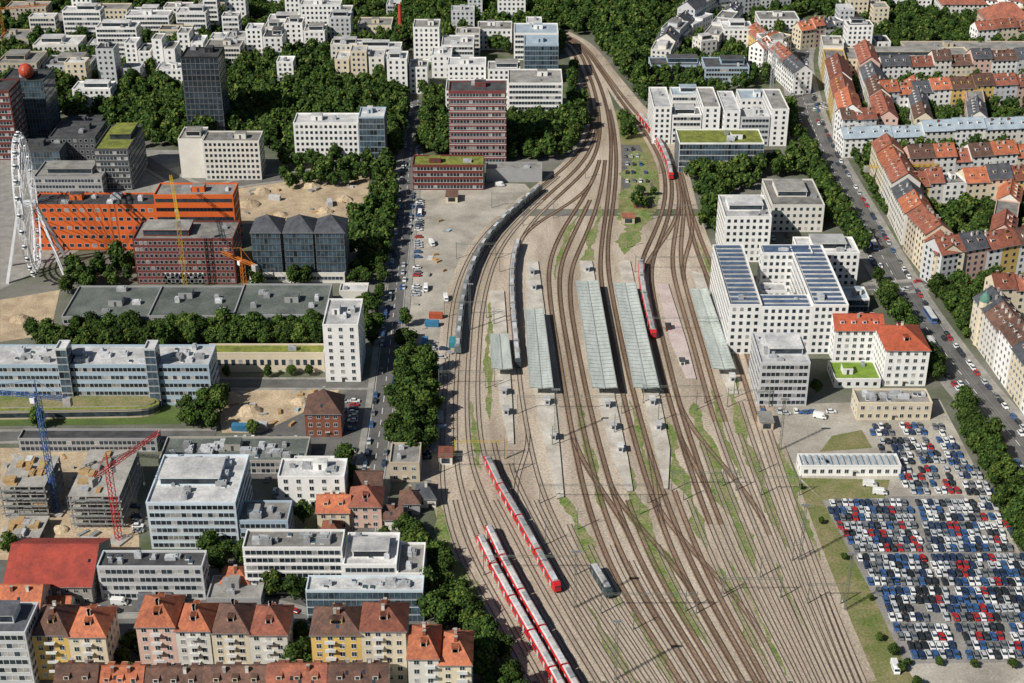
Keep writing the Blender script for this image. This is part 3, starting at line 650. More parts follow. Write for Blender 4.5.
P(38,160,250,206,194,wl='orange',rm='dark',win='punch',ww=2.0,wh=1.7,sp=3.4,label='long orange former factory with dark windows',fh=4.4,kit=12)
P(160,238,250,196,184,wl='orange',rm='gravel',win='ribbon',label='orange loft building with large dark windows',fh=4.4,kit=8,fm=DMETAL)
P(138,237,284,240,222,wl='darkred',rm='gravel',win='punch',sp=2.1,fh=3,label='dark red brick block with dense window grid')
for u in(255,287,318):
    P(u,u+29,282,232,dm=16,wl='black',rm='slate',roof='hip',win='glass',rh=5,label='dark glass office block with pyramid slate roof',chim=0)
P(413,484,190,166,156,wl='darkred',rm='green',win='ribbon',label='dark red low building with green roof',pent=False); P(486,542,182,170,163,wl='grey',rm='gravel',win='none')
for (a,c,vt,vk,k_) in ((64,150,318,287,8),(150.1,235,317,287,8),(235.1,326,316,285,10)):
    P(a,c,334,vt,vk,wl='grey',rm='hall',win='ribbon',label='weathered green-grey factory hall roof section',kit=k_,pent=False,group='factory hall sections')
P(165,205,284,274,268,wl='white',rm='light',win='punch'); P(250,345,283,274,268,wl='offwhite',rm='hall',win='ribbon',pent=False); P(340,368,306,292,284,wl='offwhite',rm='light',win='none')
P(326.2,361,382,326,300,wl='white',rm='light',win='punch',sp=4,label='white tower block at the hall end',near=True)
P(208,325,372,354,345,wl='cream',rm='green',win='punch',ww=1.6,wh=2.6,sp=2.8,fh=6.5,label='long cream workshop with tall arched windows and mossy roof')
P(-10,213,405,366,346,wl='bluegrey',rm='light',win='ribbon',label='long low blue-grey office with continuous glass bands',near=True,kit=26,pent=False)
for u in(64,151): P(u,u+11,407,350,344,wl='lightgrey',rm='light',win='glass',label='slim pale stair tower of long office',near=True,kit=0,pent=False)
pl=[G(-12,404),G(130,404)]+[G(130+30*math.sin(a),411-7*math.cos(a)) for a in [0.3+i*.27 for i in range(10)]]+[G(128,418),G(-12,420)]
cx_=sum(p[0] for p in pl)/len(pl); cy_=sum(p[1] for p in pl)/len(pl); lp=[(p[0]-cx_,p[1]-cy_) for p in pl]
root=mk('curved_pavilion',None,None,(cx_,cy_,0)); b=MB(); b.prism(lp,0,3.6); b.obj('wall',[W['beige']],root); b=MB(); b.prism([(p[0]*1.02,p[1]*1.04) for p in lp],3.61,4.1,0,1); b.obj('roof',[W['concrete'],RM['green']],root)
b=MB(); b.prism([(p[0]*.9,p[1]*.72) for p in lp],4.11,4.6,0,1); b.obj('roof_terrace',[W['concrete'],g_grass],root); b=MB(); b.prism([(p[0]*1.004,p[1]*1.012) for p in lp],.9,2.9); b.obj('window',[GLASS],root)
tag(root,'low curved pavilion with rounded end and planted roof','pavilion')
P(306,342,437,413,dm=14,wl='brick',rm='brown',roof='hip',rh=6,win='punch',label='brick house with brown hipped tile roof')
P(160,306,474,462,438,wl='concrete',rm='hall',win='ribbon',label='long low hall with grey roof',kit=22,pent=False); P(20,158,452,440,434,wl='grey',rm='dark',win='ribbon',kit=4)
P(152,240,549,504,456,wl='paleblue',rm='light',win='ribbon',label='white and pale blue office block with roof plant',kit=16,pent=True)
P(280,346,506,478,460,wl='white',rm='light',win='punch',sp=4,kit=3,pent=False); P(294,334,490,468,458,wl='white',rm='light',win='none',kit=1)
P(240.2,290,548,522,502,wl='bluegrey',rm='gravel',win='ribbon',kit=7,pent=False)
P(318,350,530,512,dm=10,wl='cream',rm='orange',roof='gable',win='punch',dorm=2); P(350,382,528,506,dm=12,wl='pink',rm='red',roof='hip',win='punch',dorm=2)
P(355,382,500,486,dm=9,wl='cream',rm='brown',roof='gable',win='punch'); P(322,340,545,534,dm=8,wl='cream',rm='red',roof='hip',win='punch'); P(385,402,530,519,dm=8,wl='offwhite',rm='brown',roof='gable',win='punch')
P(390,420,482,464,444,wl='beige',rm='gravel',win='punch'); P(400,420,515,503,dm=8,wl='grey',rm='brown',roof='hip',win='punch'); P(416,436,508,498,dm=9,wl='offwhite',rm='slate',roof='hip',win='punch')
P(247,345,594,549,531,wl='white',rm='gravel',win='ribbon',label='white office building with dark ribbon windows',kit=12,ledge=True,pent=False)
P(345.1,398,600,566,534,wl='white',rm='light',win='ribbon',kit=9,label='white stepped office wing with pale flat roof',pent=True); P(398.1,424,602,575,544,wl='white',rm='gravel',win='ribbon',kit=4,label='lowest white step of office complex',pent=False)
P(308,424,622,592,577,wl='paleblue',rm='light',win='glass',kit=7,label='pale glazed office wing with light roof',pent=False)
P(102,206,600,568,552,wl='lightgrey',rm='dark',win='ribbon',kit=7,label='light grey commercial block with dark flat roof',pent=False)
P(8,94,606,586,dm=26,wl='concrete',rm='barn',roof='gable',rh=7,win='punch',label='barn-like hall with bright red sheet roof',chim=0)
P(0,42,634,612,dm=14,wl='cream',rm='orange',roof='gable',win='punch',chim=2)
P(222,250,596,583,dm=9,wl='cream',rm='orange',roof='hip',win='punch'); P(208,262,612,600,dm=12,wl='grey',rm='gravel',win='punch')
P(140,170,620,608,dm=8,wl='grey',rm='slate',roof='gable',win='punch'); P(46,70,622,612,dm=8,wl='offwhite',rm='orange',roof='gable',win='punch')
apt=dict(roof='hip',rh=4.5,chim=2,balc=True)
P(40,75,680,634,dm=14,wl='yellow',rm='brown',dorm=2,label='yellow apartment house with brown roof and balconies',**apt); P(75.1,112,680,636,dm=14,wl='cream',rm='orange',dorm=3,label='cream apartment house with orange roof and balconies',**apt)
P(-30,36,690,634,dm=14,wl='lightgrey',rm='slate',win='ribbon',roof='flat',label='white and blue apartment block with glazed front')
P(142,180,670,626,dm=15,wl='pink',rm='orange',dorm=3,label='salmon apartment house with orange tile roof',**apt); P(180.1,214,670,630,dm=13,wl='offwhite',rm='orange',dorm=2,label='pale apartment house with orange tile roof',**apt)
P(215.5,252,670,632,dm=14,wl='cream',rm='brown',dorm=3,label='cream apartment house with brown tile roof',**apt); P(252.1,290,670,634,dm=14,wl='offwhite',rm='red',dorm=2,label='pale apartment house with red tile roof',**apt)
P(315,364,690,634,dm=13,wl='yellow',rm='brown',dorm=4,label='yellow apartment house with brown tile roof',**apt)
P(364.1,408,690,630,dm=13,wl='cream',rm='red',dorm=3,label='cream apartment house with red tile roof',**apt)
P(410,440,712,658,dm=15,wl='offwhite',rm='orange',dorm=2,label='apartment house with orange tile roof and dormers',**apt); P(440.1,472,712,664,dm=15,wl='cream',rm='orange',dorm=3,label='cream corner house with orange tile roof',**apt)
for (a,c,wl_,n,rm_) in ((60,100,'cream',2,'brown'),(102,145,'pink',3,'orange'),(148,205,'offwhite',3,'brown'),(207,268,'cream',3,'brown'),(270,328,'cream',3,'red'),(330,388,'offwhite',3,'brown')):
    P(a,c,722,690+(a%5),dm=12,wl=wl_,rm=rm_,roof='gable',dorm=n,chim=2)
# right side
P(678,762,172,144,130,wl='white',rm='green',win='glass',fh=3.4,label='white glazed office with yellow-green roof',kit=6,pent=False)
P(770,822,232,206,180,wl='offwhite',rm='gravel',win='punch',kit=9); P(722,768,262,218,196,wl='white',rm='light',win='punch',kit=9); P(796,856,286,254,238,wl='white',rm='light',win='punch',kit=8)
PW=dict(wl='white',rm='light',win='punch',sp=2.5,group='connected wings of a courtyard office')
P(726,758,354,306,246,panels=14,label='white courtyard office wing with solar panel rows',**PW)
P(758.05,808,354,308,296,panels=3,label='white courtyard office front wing facing the square',**PW); P(758.05,808,300,254,246,panels=3,label='white courtyard office rear wing',**PW)
P(758.05,784,326,292,284,label='white courtyard office link wing',**PW)
P(808.05,843,354,306,246,panels=14,label='white courtyard office wing with solar panel rows',**PW)
P(757,806,406,364,334,wl='lightgrey',rm='light',win='ribbon',label='grey office block with glazed roof edge',kit=9,pent=True)
P(832,880,362,330,dm=13,wl='white',rm='bright',roof='gable',win='punch',rh=4,near=True,dorm=4,label='white station wing with bright red tile roof'); P(882,925,386,350,dm=22,wl='white',rm='bright',roof='hip',win='punch',rh=5,near=True,dorm=4,label='white station building with bright red hipped roof')
P(834,880,388,380,362,wl='white',rm='lawn',win='punch',label='low building with bright green planted roof',kit=1,pent=False)
P(856,930,420,404,390,wl='cream',rm='gravel',win='punch',kit=9,near=True)
sh=P(800,900,476,467,455,wl='white',rm='light',win='punch',fh=3,kit=0,label='long low white shed with ribbed pale roof',pent=False)
_x0,_y0=G(800,476); _x1,_=G(900,476); hw_=(_x1-_x0)/2; hs_=HT(_y0,467); ds_=max(7,G(512,455,hs_)[1]-_y0)/2
for i in range(15):
    b=MB(); b.box(-.35,.35,-ds_+.6,ds_-.6,hs_+.01,hs_+.55); b.obj('roof_rib',[RM['blue']],sh,(-hw_+2+i*(2*hw_-4)/14,0,0))
P(842,868,312,300,288,wl='white',rm='blue',win='glass')
WL=['white','cream','offwhite','pink','white','lightgrey','yellow']; RR_=['red','red','orange','brown','slate','red','orange','gravel']
row((818,62),(836,142),5,17,13,WL,RR_); row((840,146),(874,144),3,16,12,WL,RR_); row((852,70),(874,140),4,15,12,WL,RR_)
row((880,118),(1035,108),8,15,13,WL,RR_); row((880,88),(1035,82),7,15,12,WL,['red','brown','slate','orange']); row((745,50),(792,95),4,16,12,WL,RR_); row((762,72),(790,60),3,15,11,WL,RR_); row((800,50),(842,44),4,15,11,WL,RR_)
row((842,158),(1035,150),7,13,13,['white','offwhite'],['blue','blue'],rh=4)
row((868,176),(901,245),5,18,14,['white','offwhite','cream'],RR_); row((903,250),(932,288),3,18,13,['cream','beige'],['slate','red']); row((902,216),(1040,208),7,17,14,WL,RR_); row((937,290),(1040,272),5,18,14,WL,['red','slate','brown'])
row((907,188),(1035,180),6,15,13,WL,['red','brown','orange']); row((1010,262),(1018,212),3,15,11,WL,RR_)
row((968,335),(1062,470),7,19,14,['white','offwhite','cream'],['red','brown','slate'],near=True); row((990,325),(1050,322),3,18,12,['cream','white'],['red'])
GW=['lightgrey','white','white','offwhite']
row((700,18),(676,34),2,17,13,GW,['slate','gravel'],kit=2); row((675,35),(660,50),2,15,13,GW,['slate','gravel'],kit=2); row((659,51),(650,68),2,13,13,GW,['slate','light'],kit=2)
row((702,24),(790,14),6,16,14,GW,['slate','gravel','light']); row((672,60),(690,44),3,11,11,GW,['slate','light']); row((692,43),(712,34),2,13,11,GW,['light']); row((718,56),(742,26),4,13,11,GW,['slate','gravel']); row((700,62),(716,60),1,12,12,GW,['light'])
row((960,12),(1035,25),5,14,11,WL,['red'])
row((975,50),(1035,46),3,14,11,WL,['red']); row((902,100),(912,140),3,13,10,WL,RR_); row((960,95),(966,138),3,13,10,WL,RR_)
x,y=G(973,343); b=MB()
for j in range(12):
    a0,a1=2*math.pi*j/12,2*math.pi*(j+1)/12
    prof=[(2.2,0),(2.2,20.5),(2.4,20.7),(2.2,22),(1.4,23.4),(.5,24.2),(.3,25),(0.05,26)]
    for (r0,z0),(r1,z1) in zip(prof,prof[1:]):
        b.face([(r0*math.cos(a0),r0*math.sin(a0),z0),(r0*math.cos(a1),r0*math.sin(a1),z0),(r1*math.cos(a1),r1*math.sin(a1),z1),(r1*math.cos(a0),r1*math.sin(a0),z1)],0 if z1<=20.6 else 1)
tag(b.obj('corner_turret',[W['cream'],M('copper_green',(.12,.25,.2))],None,(x+1.8,y-1,0)),'small cream corner turret with green copper dome','turret')
def clus(u,v,n):
    x,y=G(u,v); wl_=R.choice(('white','white','white','white','offwhite','cream','lightgrey')); rm_=R.choice(('light','gravel','dark','light')); wn=R.choice(('punch','punch','ribbon')); big=R.random()<.35
    for i in range(n):
        w=R.uniform(18,30) if big else R.uniform(9,18); d=R.uniform(10,15); h=R.uniform(11,27); yy_=y+R.choice((0,5,9,13))
        if any(inside_foot(x+sx*(w/2+.6),yy_+sy*(d/2+.6),.6) for sx in(-1,0,1) for sy in(-1,0,1)): return
        if any(np.min((a[:,0]-x)**2+(a[:,1]-yy_)**2)<(w/2+ww_)**2 for a,ww_ in ROADS): return
        if 330<yy_<YTOP and xat(TX[0],yy_)-w/2-6<x<xat(TX[12],yy_)+w/2+6: return
        bld(x,yy_,w,d,h,wl=wl_,rm=rm_,win=wn,kit=2,group='stepped apartment blocks'); x+=w+.4
for _ in range(85): clus(R.uniform(-5,400),R.uniform(6,96),R.choice((2,3,3,4)))
for _ in range(12): clus(R.uniform(430,540),R.uniform(24,80),R.choice((2,3)))
for _ in range(24): clus(R.uniform(810,1020),R.uniform(2,70),R.choice((2,3)))
for _ in range(8): clus(R.uniform(665,780),R.uniform(24,78),2)
def frame(u0,u1,vb,nf,dm,label):
    x0,y=G(u0,vb); x1,_=G(u1,vb); w=x1-x0; root=mk('building_shell',None,None,((x0+x1)/2,y+dm/2,0)); FOOT.append(((x0+x1)/2,y+dm/2,w/2,dm/2,1,0))
    for f in range(nf+1):
        z=f*3.2; b=MB(); b.box(-w/2,w/2,-dm/2,dm/2,z+.05,z+.35,0,0); b.obj('floor_slab',[CONC],root)
        if f<nf:
            n=int(w/5)
            for i in range(n+1):
                for yy_ in(-dm/2+.4,0,dm/2-.4):
                    b=MB(); x=-w/2+.4+(w-.8)*i/n; b.box(x-.25,x+.25,yy_-.25,yy_+.25,z+.352,z+3.248); b.obj('column',[CONC],root)
            b=MB(); b.box(-w*.15,w*.15,-dm*.2,dm*.2,z+.353,z+3.247); b.obj('core_wall',[CONC],root)
            for i in range(n):
                if R.random()<.6:
                    b=MB(); x=-w/2+.8+(w-.8)*i/n; b.box(x,x+(w/n)*.8,-dm/2+.3,-dm/2+.5,z+.353,z+R.uniform(1.2,3.1)); b.obj('wall_panel',[R.choice((CONC,CONC,W['concrete'],WOOD))],root)
    z=nf*3.2+.352
    for i in range(16):
        b=MB(); x=R.uniform(-w/2+2,w/2-3); y_=R.uniform(-dm/2+2,dm/2-3); s=R.uniform(.5,1.9); b.box(x-s,x+s,y_-1.6,y_+1.6,z+.001*i,z+R.uniform(.1,1.6)); b.obj('formwork',[R.choice((WOOD,WOOD,CONC,W['tan'],HVAC))],root)
    b=MB()
    n=int(w/2.5)
    for i in range(n+1): x=-w/2+w*i/n; b.beam((x,-dm/2-1.2,0),(x,-dm/2-1.2,nf*3.2+1),.1)
    for f in range(1,nf+1): b.box(-w/2,w/2,-dm/2-1.3,-dm/2-.3,f*3.2-.9,f*3.2-.82,0)
    b.obj('scaffold',[METAL],root)
    tag(root,label,'building under construction')
frame(4,50,518,4,20,'concrete building shell with wooden formwork on top'); frame(73,124,528,4,30,'concrete building shell wrapped in scaffold'); frame(0,40,548,1,14,'ground floor slab with timber formwork')
for _ in range(130):
    u,v=R.choice([(R.uniform(5,138),R.uniform(455,558)),(R.uniform(5,138),R.uniform(455,558)),(R.uniform(242,362),R.uniform(178,220)),(R.uniform(222,330),R.uniform(390,431)),(R.uniform(415,450),R.uniform(200,450))])
    x,y=G(u,v)
    if inside_foot(x,y,1.5): continue
    b=MB(); w=R.uniform(.8,2.2); l=R.uniform(1.5,4.5); h=R.uniform(.3,1.3)
    for q in range(3): b.box(-w/2+.05*q,w/2-.07*q,-l/2+.1*q,l/2-.12*q,.05+h*q/3,.05+h*(q+.85)/3)
    o=b.obj('material_stack',[R.choice((WOOD,CONC,CONC,HVAC,METAL,W['bluegrey'],W['tan']))],None,(x,y,0),R.uniform(0,3)); tag(o,'layered stack of building material on bare ground','building material','stacks of building material')
for u,v,s in [(262,192,5),(310,186,6),(345,200,5),(280,215,4),(250,205,6),(325,212,5),(300,402,4),(320,418,4),(250,412,6),(60,530,3.5),(20,320,5)]:
    x,y=G(u,v)
    b=MB(); n=10; rings=[]
    for k,(rr_,zz) in enumerate(((1,0),(.72,.22),(.4,.42),(.12,.5))):
        rings.append([(s*rr_*math.cos(2*math.pi*i/n)*R.uniform(.85,1.15),s*.8*rr_*math.sin(2*math.pi*i/n)*R.uniform(.85,1.15),s*zz*R.uniform(.9,1.1)+.03) for i in range(n)])
    for A_,B_2 in zip(rings,rings[1:]):
        for i in range(n): b.face([A_[i],A_[(i+1)%n],B_2[(i+1)%n],B_2[i]])
    b.face(rings[-1]); tag(b.obj('soil_heap',[g_sand],None,(x,y,0)),'uneven heap of excavated sandy soil','soil heap','heaps of excavated soil')
# ---------------------------------------------------------------- cranes
def crane(u,v,vtop,jib,ang,col,label):
    x,y=G(u,v); h=HT(y,vtop); root=mk('tower_crane',None,None,(x,y,0),ang); m=M('crane_'+label.split()[0],col,rough=.5)
    b=MB(); lattice(b,(0,0,0),(0,0,h),1.6,int(h/2),t=.2); b.obj('mast',[m],root)
    b=MB(); b.box(-3,3,-3,3,0,.6); b.obj('base',[CONC],root)
    b=MB(); lattice(b,(0,0,h+.8),(jib,0,h+.8),1.1,int(jib/2),t=.16); b.obj('jib',[m],root)
    b=MB(); lattice(b,(0,0,h+.8),(-jib*.28,0,h+.8),1.1,6,t=.16); b.obj('counter_jib',[m],root)
    b=MB(); b.box(-jib*.28-1.5,-jib*.28+1.2,-.9,.9,h-1.8,h+1.2); b.obj('counterweight',[CONC],root)
    b=MB(); b.beam((0,0,h+1.3),(0,0,h+7),.5,0,.2); b.beam((0,0,h+7),(jib*.6,0,h+1.3),.1); b.beam((0,0,h+7),(-jib*.26,0,h+1.3),.1); b.obj('tower_head',[m],root)
    b=MB(); b.box(.9,2.6,-.8,.8,h-1.9,h+.1); b.obj('cab',[WPAINT],root)
    b=MB(); b.beam((jib*.6,0,h),(jib*.6,0,h-14),.07); b.box(jib*.6-.3,jib*.6+.3,-.3,.3,h-15,h-14); b.obj('hook',[DMETAL],root)
    tag(root,label,'crane','tower cranes')
crane(57,512,398,38,math.radians(170),(.05,.12,.3),'blue lattice tower crane over building site')
crane(119,540,470,26,math.radians(62),(.5,.04,.03),'red lattice tower crane over building site')
crane(186,292,212,42,math.radians(105),(.65,.42,.04),'yellow lattice tower crane beside orange factory')
crane(245,292,262,30,math.radians(140),(.65,.2,.03),'orange lattice tower crane beside dark red block')
crane(880,190,168,30,math.radians(5),(.65,.42,.04),'yellow tower crane above old town roofs')
crane(8,60,10,30,math.radians(20),(.65,.3,.04),'orange tower crane among apartment blocks')
crane(770,105,55,34,math.radians(100),(.4,.42,.45),'grey tower crane behind offices')
x,y=G(401,45); b=MB()
for j in range(12):
    a0,a1=2*math.pi*j/12,2*math.pi*(j+1)/12
    b.face([(1.6*math.cos(a0),1.6*math.sin(a0),0),(1.6*math.cos(a1),1.6*math.sin(a1),0),(1.1*math.cos(a1),1.1*math.sin(a1),28),(1.1*math.cos(a0),1.1*math.sin(a0),28)])
tag(b.obj('smokestack',[M('stack_red',(.5,.07,.04))],None,(x,y,0)),'slim red smokestack above the trees','chimney')
# ---------------------------------------------------------------- ferris wheel
x,y=G(38,272); root=mk('ferris_wheel',None,None,(x,y,0),math.radians(102)); rr=31; hc=34.5
NP=40; WP=M('wheel_white',(.82,.83,.85),rough=.45)
b=MB()
for s in(-1.4,1.4):
    for r_ in(rr,rr-2.6):
        for i in range(NP):
            a0,a1=2*math.pi*i/NP,2*math.pi*(i+1)/NP; b.beam((r_*math.cos(a0),s,hc+r_*math.sin(a0)),(r_*math.cos(a1),s,hc+r_*math.sin(a1)),.45)
for i in range(NP):
    a=2*math.pi*i/NP; a2=2*math.pi*(i+.5)/NP
    for s in(-1.4,1.4): b.beam((rr*math.cos(a),s,hc+rr*math.sin(a)),((rr-2.6)*math.cos(a2),s,hc+(rr-2.6)*math.sin(a2)),.22)
    b.beam((rr*math.cos(a),-1.4,hc+rr*math.sin(a)),(rr*math.cos(a),1.4,hc+rr*math.sin(a)),.3)
b.obj('rim',[WP],root)
for i in range(20):
    b=MB(); a=2*math.pi*i/20
    for s in(-1,1): b.beam((0,s*2.2,hc),((rr-2.6)*math.cos(a),s*1.4,hc+(rr-2.6)*math.sin(a)),.16)
    b.obj('spoke',[WP],root)
b=MB(); b.beam((0,-4,hc),(0,4,hc),2.6); b.obj('hub',[WP],root)
for sx in(-1,1):
    for sy in(-1,1):
        b=MB(); b.beam((0,sy*3.6,hc),(sx*10,sy*13,0),1.0,0,1.3); b.obj('leg',[WP],root)
gm=MB()
for i in range(8):
    a0,a1=2*math.pi*i/8,2*math.pi*(i+1)/8
    for (r0,z0,r1,z1,mi) in((.3,-2.4,1.0,-2.0,0),(1.0,-2.0,1.1,-1.2,0),(1.1,-1.2,1.0,-.5,1),(1.0,-.5,.3,0,0)):
        gm.face([(r0*math.cos(a0),r0*math.sin(a0),z0),(r0*math.cos(a1),r0*math.sin(a1),z0),(r1*math.cos(a1),r1*math.sin(a1),z1),(r1*math.cos(a0),r1*math.sin(a0),z1)],mi)
gme=gm.mesh('gondola',[WP,GLASS])
for i in range(27):
    a=2*math.pi*(i+.5)/27; mk('gondola',gme,root,((rr+1.2)*math.cos(a),0,hc+(rr+1.2)*math.sin(a)+.8))
tag(root,'huge white ferris wheel seen almost edge-on','ferris wheel')
# ---------------------------------------------------------------- cars
PAINTS=dict(white=(.78,.78,.77),silver=(.50,.51,.52),black=(.025,.025,.027),blue=(.04,.11,.28),red=(.42,.025,.025),grey=(.18,.185,.19),darkblue=(.022,.04,.10))
TYRE=M('tyre',(.02,.02,.02))
def loft(b,secs,mi):
    rows_=[]
    for (y,hw,zb,zt) in secs: rows_.append([(-hw,y,zb),(-hw,y,zt-.12),(-hw*.86,y,zt),(hw*.86,y,zt),(hw,y,zt-.12),(hw,y,zb)])
    for p,q in zip(rows_,rows_[1:]):
        for i in range(5): b.face([p[i],p[i+1],q[i+1],q[i]],mi)
    b.face(rows_[0],mi); b.face(rows_[-1][::-1],mi)
def wheels(b,ys,r=.33,hw=.85,mi=1):
    for y in ys:
        for s in(-1,1):
            for j in range(8):
                a0,a1=2*math.pi*j/8,2*math.pi*(j+1)/8; x0,x1=s*(hw-.18),s*(hw+.03)
                b.face([(x0,y+r*math.cos(a0),r+r*math.sin(a0)),(x1,y+r*math.cos(a0),r+r*math.sin(a0)),(x1,y+r*math.cos(a1),r+r*math.sin(a1)),(x0,y+r*math.cos(a1),r+r*math.sin(a1))],mi)
            b.face([(s*(hw+.03),y+r*math.cos(2*math.pi*j/8),r+r*math.sin(2*math.pi*j/8)) for j in range(8)],mi)
CAR={}
for n,c in PAINTS.items():
    pm=M('car_paint_'+n,c,tuple(x*.9 for x in c),1,rough=.3,spec=.5)
    b=MB(); loft(b,[(-2.15,.72,.3,.62),(-2.05,.84,.25,.78),(-1.0,.88,.22,.93),(.9,.88,.22,.95),(1.9,.86,.25,.92),(2.1,.78,.3,.75)],0)
    b.face([(-.64,-.3,1.46),(.64,-.3,1.46),(.62,1.4,1.44),(-.62,1.4,1.44)],0); wheels(b,(-1.35,1.3))
    for s in(-1,1): b.face([(s*.6-.14,-2.16,.5),(s*.6+.14,-2.16,.5),(s*.6+.14,-2.14,.64),(s*.6-.14,-2.14,.64)],2)
    g=MB(); lo=[(-.8,-1.05,.94),(.8,-1.05,.94),(.8,1.85,.94),(-.8,1.85,.94)]; hi=[(-.64,-.3,1.45),(.64,-.3,1.45),(.62,1.4,1.43),(-.62,1.4,1.43)]
    for i in range(4): g.face([lo[i],lo[(i+1)%4],hi[(i+1)%4],hi[i]])
    for bb in(b,g): bb.v=[(x*.95,y*.93,z*.95) for x,y,z in bb.v]
    CAR[n]=(b,g,b.mesh('car',[pm,TYRE,WPAINT]),g.mesh('window',[GLASS]),pm)
vb_=MB(); loft(vb_,[(-2.6,.8,.3,.8),(-2.4,.95,.3,1.1),(-1.7,.97,.3,1.9),(-1.2,.97,.3,2.3),(2.7,.97,.3,2.35)],0); wheels(vb_,(-1.7,1.8),.36,.94)
vg=MB(); vg.face([(-.8,-2.36,1.22),(.8,-2.36,1.22),(.78,-1.74,1.84),(-.78,-1.74,1.84)]); 
for s in(-1,1): vg.face([(s*.99,-2.0,1.3),(s*.99,-.9,1.3),(s*.99,-.9,1.85),(s*.99,-1.6,1.85)])
VANM=(vb_.mesh('van',[WPAINT,TYRE]),vg.mesh('window',[GLASS]))
cars=[]
def carrow(p,q,hd,gap=2.6,prob=.9,why='parked car beside the road'):
    a=Vector(G(*p));b_=Vector(G(*q)); L=(b_-a).length; n=int(L/gap)
    for i in range(n):
        if R.random()<prob:
            c=a.lerp(b_,(i+.5)/n); 
            if not inside_foot(c.x,c.y,0): cars.append((c.x+R.uniform(-.2,.2),c.y+R.uniform(-.3,.3),hd+R.uniform(-.04,.04)+(math.pi if R.random()<.4 else 0),why))
def inpoly(x,y,pl):
    c=False; j=len(pl)-1
    for i in range(len(pl)):
        if (pl[i][1]>y)!=(pl[j][1]>y) and x<(pl[j][0]-pl[i][0])*(y-pl[i][1])/(pl[j][1]-pl[i][1])+pl[i][0]: c=not c
        j=i
    return c
def lotfill(px,why,gx=2.08,ya=4.3,yb=4.45,yl=5.3,prob=.985,hd=0.0):
    lot=poly_at(px); xs_=[p[0] for p in lot]; y=min(p[1] for p in lot)+2.3; k=0
    while y<max(p[1] for p in lot):
        x=min(xs_)+R.uniform(0,2); skip=0; wav=R.uniform(-.012,.012)
        while x<max(xs_):
            x+=gx*R.uniform(.97,1.08)
            if R.random()<.008: skip=R.randint(1,2)
            if skip>0: skip-=1; continue
            yy_=y+(x-min(xs_))*wav
            if inpoly(x,yy_,lot) and R.random()<prob and not inside_foot(x,yy_,.5):
                cars.append((x+R.uniform(-.06,.06),yy_+R.uniform(-.2,.2),hd+R.uniform(-.05,.05)+(math.pi if R.random()<.5 else 0),why))
        k+=1; y+=(yl if k%4==0 else (ya if k%2 else yb))
lotfill([(820,500),(908,498),(959,658),(912,661),(874,590)],'parked in crowded car park')
lotfill([(912,498),(967,497),(1024,558),(1036,659),(963,661)],'parked in crowded car park')
lotfill([(862,428),(888,427),(916,455),(932,494),(912,496)],'parked in small car park',2.3,4.6,4.8,6,.95); lotfill([(892,427),(921,426),(963,494),(935,495),(918,460)],'parked in small car park',2.3,4.6,4.8,6,.95); lotfill([(925,426),(941,426),(1002,500),(1016,545),(970,496)],'parked in small car park',2.3,4.6,4.8,6,.93)
for r in [((622,150),(636,150)),((622,157),(640,157)),((624,165),(644,165)),((624,173),(648,173)),((624,182),(650,182))]: carrow(*r,0,2.9,.8,'parked between railway lines')
for r in [((782,415),(835,412)),((432,345),(426,470)),((445,340),(442,360))]: carrow(*r,math.pi/2,3.1,.6)
for pts,w in((R1,9),(R2,AVW),(R5,9),(R7,9),(R9,8),(R3,9)):
    for s in(-1,1):
        for i in range(1,len(pts)-1,1):
            d=(pts[i+1]-pts[i-1]).normalized(); n=Vector((-d.y,d.x))
            if R.random()<(.3 if pts is R1 else .55):
                c=pts[i]+n*s*(w/2-1.1)
                if not inside_foot(c.x,c.y,0): cars.append((c.x,c.y,math.atan2(d.y,d.x)-math.pi/2,'on asphalt street'))
            if R.random()<.08: c=pts[i]+n*s*w/4; cars.append((c.x,c.y,math.atan2(d.y,d.x)-math.pi/2,'driving on asphalt street'))
for r in [((420,200),(416,300)),((232,440),(300,440)),((770,240),(790,236)),((750,412),(800,412)),((345,400),(340,430)),((130,602),(200,602)),((262,470),(290,520)),((135,500),(140,545)),((355,400),(350,440))]: carrow(*r,math.pi/2 if abs(r[0][0]-r[1][0])<20 else 0,2.9,.65)
cars.sort(key=lambda c:c[0]**2+c[1]**2)
vis=[c for c in cars if abs(c[0])<c[1]*.46+10 and c[1]>345]
pn=list(PAINTS); wts=[6,6,5,3.6,2.4,5,3.4]
stf={n:MB() for n in pn}; stg=MB()
for i,(x,y,a,why) in enumerate(vis):
    n=R.choices(pn,wts)[0]; cb,cg,me,gme_,_=CAR[n]
    if i<300:
        o=mk('car',me,None,(x,y,.1),a); mk('window',gme_,o); nm={'darkblue':'dark blue'}.get(n,n)
        tag(o,f"{nm} hatchback car {why}",'car','cars parked and driving')
    else:
        ca,sa=math.cos(a),math.sin(a)
        for src,dst in((cb,stf[n]),(cg,stg)):
            n0=len(dst.v); dst.v+=[(x+p[0]*ca-p[1]*sa,y+p[0]*sa+p[1]*ca,p[2]+.1) for p in src.v]; dst.f+=[tuple(n0+q for q in f) for f in src.f]; dst.m+=src.m
allb=MB(); mats=[]
for n in pn:
    n0=len(allb.v); base=len(mats); mats+=[CAR[n][4],TYRE,WPAINT]; s=stf[n]
    allb.v+=s.v; allb.f+=[tuple(n0+q for q in f) for f in s.f]; allb.m+=[base+m for m in s.m]
n0=len(allb.v); allb.v+=stg.v; allb.f+=[tuple(n0+q for q in f) for f in stg.f]; allb.m+=[len(mats)]*len(stg.f); mats.append(GLASS)
if allb.f: tag(allb.obj('distant_cars',mats),'many small distant cars of mixed colours','cars',kind='stuff')
